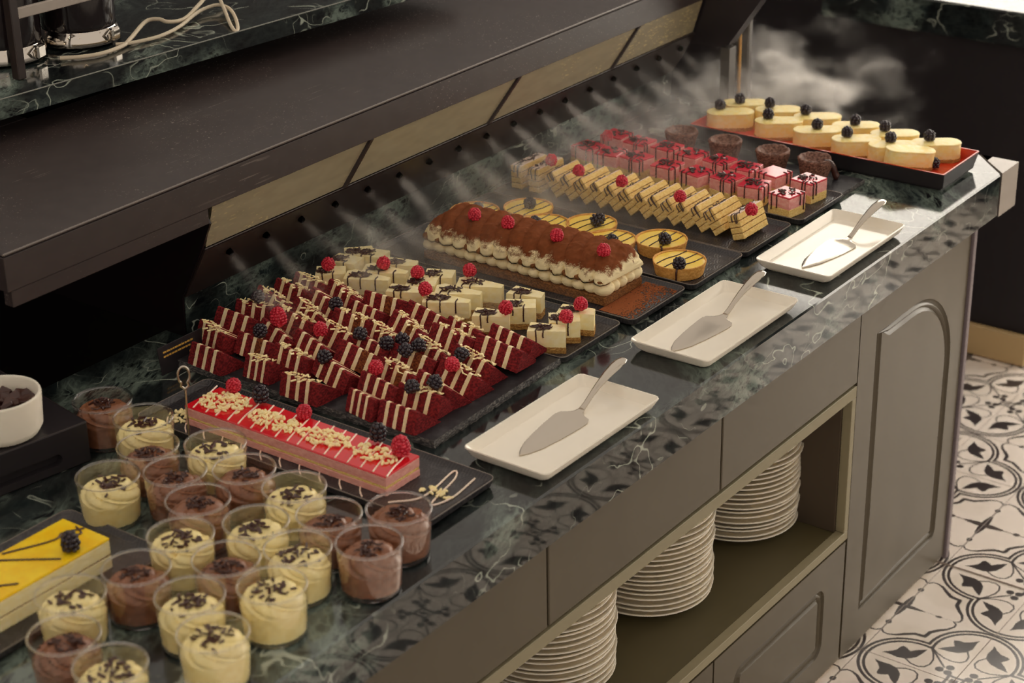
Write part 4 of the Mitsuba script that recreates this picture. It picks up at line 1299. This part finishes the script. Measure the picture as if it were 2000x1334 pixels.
for i, (x, y) in enumerate(LAVA):
    key = thing('lava_cake', f"dark chocolate lava cake, {ORD[3 - i]} from the aisle end{', broken open and oozing' if i == 3 else ''}", 'cake', 'chocolate lava cakes')
    part(key, 'crumb', ply(lava(i + 1, i == 3), 'lava_crumb', 50), at(x, y, LVZ, i * 50 if i < 3 else 0))
    if i == 3:
        flow = tube(spline([(.008, -.016, .034), (.012, -.027, .031), (.015, -.034, .022), (.017, -.037, .012), (.019, -.040, .005), (.020, -.043, .003)], 6), [.006, .0065, .007, .0075, .0078, .008, .008, .0078, .0075, .0072, .007, .0068, .0066, .0065, .0064, .0064, .0064, .0064, .0066, .0068, .007, .0072, .0074, .0074, .0072, .007, .0068, .0064, .006, .005, .003], 10)
        part(key, 'molten_chocolate', ply(flow, 'dark_chocolate', 60), at(x, y, LVZ), 'glossy molten chocolate')

# ------------------------------------------------------------------ oval cheesecakes on the lacquer tray
def stad(l, w, n=12):
    return Polygon(LineString([(-l / 2 + w / 2, 0), (l / 2 - w / 2, 0)]).buffer(w / 2, quad_segs=n).exterior.coords[:-1])


ob = crumble(extrude(stad(.100, .048), .0070), .008, .0010, 320, 3)
of_ = extrude(stad(.0985, .0465), .0280, .0068)
ot = rr_loft([(.0985, .0465, .0231, .0343), (.1000, .0480, .0238, .0352), (.1000, .0480, .0238, .0362), (.0975, .0455, .0226, .0376), (.080, .032, .016, .0380)], 10)
ob_b, of_b, ot_b = ply(ob, 'biscuit', 50), ply(crumble(of_, .012, .0003, 150, 2), 'oval_filling', 40), ply(ot, 'oval_filling', 40)
for i, (x, y) in enumerate(OVAL):
    back = i < 6
    k = i if back else i - 6
    l = 'oval cheesecake lying tilted at the aisle end of the front row' if i == 11 else f"oval cheesecake with a blackberry, {ORD[5 - k]} from the aisle end of the {'back' if back else 'front'} row"
    key = thing('oval_cheesecake', l, 'cheesecake', 'oval cheesecakes on the tray')
    zt = CT + .0186
    X = at(x, y, zt, -55)
    if i == 11: X = at(3.343, 1.512, zt + .0042, -50, 0, 5)
    part(key, 'biscuit_base', ob_b, X, 'thin biscuit base')
    part(key, 'filling', of_b, X)
    part(key, 'top_layer', ot_b, X)
for i, (x, y) in enumerate(OVAL_BLACK):
    back = i < 6
    k = i if back else i - 6
    z = CT + .0186 + .0381
    if i == 11: x, y, z = 3.372, 1.470, CT + .0195
    berry('b', x, y, z, f"blackberry on the oval cheesecake {ORD[5 - k]} from the aisle end, {'back' if back else 'front'} row", 'blackberries on the oval cheesecakes')

# ------------------------------------------------------------------ riser, bowl, sign card, skewer
r_ = thing('black_riser', 'black box riser with a hand slot under the white bowl at the left edge', 'riser box')
RZ = 9.0
Xr = at(1.603, 1.966, CT + .0002, -RZ - 1)
bodyp = cbox(-.62, 0, 0, .27, 0, .065, .002)
slot = extrude(Polygon(LineString([(-.20, .022), (-.055, .022)]).buffer(.0085)), .03)
slot = trimesh.Trimesh(np.c_[slot.vertices[:, 0], .012 - slot.vertices[:, 2], slot.vertices[:, 1]], slot.faces, process=True)
slot.fix_normals()
try:
    mm = m3.Manifold(m3.Mesh(np.array(bodyp.vertices, np.float32), np.array(bodyp.faces, np.uint32))) - m3.Manifold(m3.Mesh(np.array(slot.vertices, np.float32), np.array(slot.faces, np.uint32)))
    mm = mm.to_mesh(); riser = trimesh.Trimesh(mm.vert_properties[:, :3], mm.tri_verts, process=False)
except Exception:
    riser = bodyp
part(r_, 'box', ply(riser, 'black_satin'), Xr)
part(r_, 'edge', ply(tube([(-.62, .001, .0645), (-.001, .001, .0645), (-.001, .27, .0645)], .0009, 6), 'hood_paint'), Xr, 'thin pale edge')  # thin lighter tube along the top edges
bowl = lathe([(.0005, .0), (.038, .0), (.044, .003), (.049, .012), (.0515, .052), (.0505, .0545), (.0480, .0545), (.0470, .052), (.0445, .014), (.040, .008), (.0005, .007)], 48)
wb = thing('white_bowl', 'round white ramekin of chocolate pieces on the black riser', 'bowl')
Xb = at(1.509, 2.036, CT + .0656, s=1.17)
part(wb, 'bowl', ply(bowl, 'white_china', 40), Xb)
r = random.Random(4)
ms = []
for _ in range(40):
    a, q = r.uniform(0, 2 * PI), .037 * math.sqrt(r.random())
    ms.append(moved(cbox(-.009, .009, -.008, .008, -.003, .003, .001), q * math.cos(a), q * math.sin(a), .028 + r.random() * .012, r.uniform(0, 360), r.uniform(-45, 45), r.uniform(-45, 45)))
part(wb, 'chocolate_pieces', ply(cat_(ms), 'dark_chocolate'), Xb, 'dark chocolate pieces', 'stuff')

cd = thing('sign_card', 'small black card with gold lettering standing behind the velvet cake slate', 'sign')
Xc = at(1.862, 2.086, CT + .0002, 0, -8)
part(cd, 'card', ply(cbox(0, .10, 0, .0015, 0, .046, .0004), 'black_satin'), Xc)
rr = random.Random(2)
for row, (z, x0, x1) in enumerate(((.034, .010, .074), (.027, .010, .066))):
    x = x0
    while x < x1:
        l = rr.uniform(.003, .007)
        part(cd, 'lettering', ply(cbox(x, x + l, -.0006, .0002, z, z + .0028), 'gold_print'), Xc)
        x += l + .0014
em = [(.0015 * math.cos(a), .0015 * math.sin(a)) for a in np.linspace(0, 2 * PI, 7)[:-1]]
for (dx, dz, s) in ((.075, .014, 3.2), (.082, .018, 2.2), (.068, .018, 2.2), (.079, .008, 2.0), (.071, .008, 2.0)):
    q = extrude(Point(0, 0).buffer(.0015 * s), .0008)
    part(cd, 'emblem', ply(moved(q, dx, .0003, dz, rx=90), 'gold_print'), Xc)

pk = thing('ring_top_skewer', 'thin steel skewer with a ring top standing beside the red cake', 'skewer')
Xp = at(1.7015, 1.862, CT + .0002)
part(pk, 'stem', ply(tube([(0, 0, .004), (0, 0, .062), (.0006, 0, .105)], .0015, 8), 'steel', 60), Xp)
part(pk, 'base', ply(lathe([(.0005, 0), (.014, 0), (.014, .002), (.002, .005), (.0005, .005)], 24), 'steel', 40), Xp)
ya = np.linspace(-PI / 2 + .25, 1.5 * PI - .25, 26)
loopp = [(.0006, 0, .105), (.0006 - .004, .004, .110)] + [(0.0 + .0085 * math.cos(-PI / 2 - .5 - k * (2 * PI - 1.0) / 24) * .82, -.0085 * math.cos(-PI / 2 - .5 - k * (2 * PI - 1.0) / 24) * .55, .1275 + .0135 * math.sin(-PI / 2 - .5 - k * (2 * PI - 1.0) / 24)) for k in range(25)] + [(.0006 + .004, -.003, .110), (.0006, 0, .105)]
part(pk, 'ring', ply(tube(loopp, .0017, 8), 'steel', 60), Xp)

# ------------------------------------------------------------------ cold mist from the nozzles
MX0, MX1, MY0, MY1, MZ0, MZ1 = 2.0, 4.10, 1.42, 2.16, CT + .001, CT + .34
nx, ny, nz3 = 300, 106, 50
gx = MX0 + (np.arange(nx) + .5) / nx * (MX1 - MX0)
gy = MY0 + (np.arange(ny) + .5) / ny * (MY1 - MY0)
gz = MZ0 + (np.arange(nz3) + .5) / nz3 * (MZ1 - MZ0)
Zg, Yg, Xg = np.meshgrid(gz, gy, gx, indexing='ij')
P_ = np.stack([Xg, Yg, Zg], -1)
n1 = meshkit.fbm(P_ * np.array([26, 20, 30]), 4, 3)
n2 = meshkit.fbm(P_ * np.array([9, 7, 12]) + 5, 3, 9)
warp = np.stack([n1 - .5, n2 - .5, n1 - n2], -1)
n3 = meshkit.fbm(P_ * np.array([24, 16, 24]) + warp * 2.4, 4, 21)
wisp = np.clip(1 - np.abs(2 * n3 - 1) * 1.0, 0, 1) ** 5
den = np.zeros_like(Xg)
dist = 2.115 - Yg                                   # way travelled from the rail
for i, x in enumerate(NOZ):
    r_i = random.Random(50 + i)
    zc = np.maximum(1.025 - .62 * dist - .4 * dist ** 2, CT + .012)
    w = .0055 + .085 * np.clip(dist, 0, 1)
    xx = Xg - x - dist * r_i.uniform(-.06, .10) - (n2 - .5) * .10 * np.clip(dist * 6, 0, 1)
    j = np.exp(-(xx / w) ** 2 - ((Zg - zc - (n2 - .5) * .05 * np.clip(dist * 6, 0, 1)) / (w * .9)) ** 2) * (.010 / w) ** .6
    den += j * np.clip(dist / .01, 0, 1) * np.clip(1 - dist / r_i.uniform(.34, .50), 0, 1) ** 1.1 * r_i.uniform(.6, 1.1) * (1 if x > 2.3 else .5)
den *= 62 * (np.clip((n1 - .36) * 3.0, 0.05, 1.2) * .6 + wisp * .7)
low = np.exp(-np.clip(Zg - CT - .015, 0, 1) / .035) * np.clip((Yg - 1.80) / .16, 0, 1) * np.clip((Xg - 2.2) / .3, 0, 1) * np.clip((3.62 - Xg) / .1, 0, 1)
den += 6.5 * low * np.clip((n2 - .30) * 3, 0, 1.2) * (.25 + 1.1 * wisp)
# a cloud that rolls over the end of the worktop behind the red tray
end = np.exp(-((Xg - 3.56 - (n2 - .5) * .55 - (n1 - .5) * .12) / .035) ** 2) * np.exp(-np.clip(Zg - CT - .04 - (n2 - .5) * .20, 0, 1) / .055) * np.clip((Yg - 1.60 - (n1 - .5) * .25) / .30, 0, 1) * np.clip((MY1 - Yg) / .06, 0, 1)
den += 22 * end * (wisp * 1.1 + .10) * np.clip((n2 - .30) * 3, 0, 1.3)
edge = np.minimum.reduce([(Xg - MX0) / .03, (MX1 - Xg) / .05, (Yg - MY0) / .05, (MY1 - Yg) / .015, (MZ1 - Zg) / .05])
den = np.clip(den * np.clip(edge, 0, 1), 0, 40).astype(np.float32)
lo, hi = np.array([MX0, MY0, MZ0]), np.array([MX1, MY1, MZ1])
GW = T().translate(lo.tolist()).scale((hi - lo).tolist())
scene['cold_mist'] = {'type': 'cube', 'to_world': T().translate(((lo + hi) / 2).tolist()).scale(((hi - lo) / 2).tolist()), 'bsdf': {'type': 'null'},
                      'interior': {'type': 'heterogeneous', 'albedo': rgb([.97, .95, .92]), 'scale': 1.0,
                                   'sigma_t': {'type': 'gridvolume', 'grid': mi.VolumeGrid(den[..., None]), 'to_world': GW, 'filter_type': 'trilinear'},
                                   'phase': {'type': 'hg', 'g': 0.2}}}
tag('cold_mist', 'thin white mist blowing from the nozzles over the cakes', 'mist', None, 'stuff')
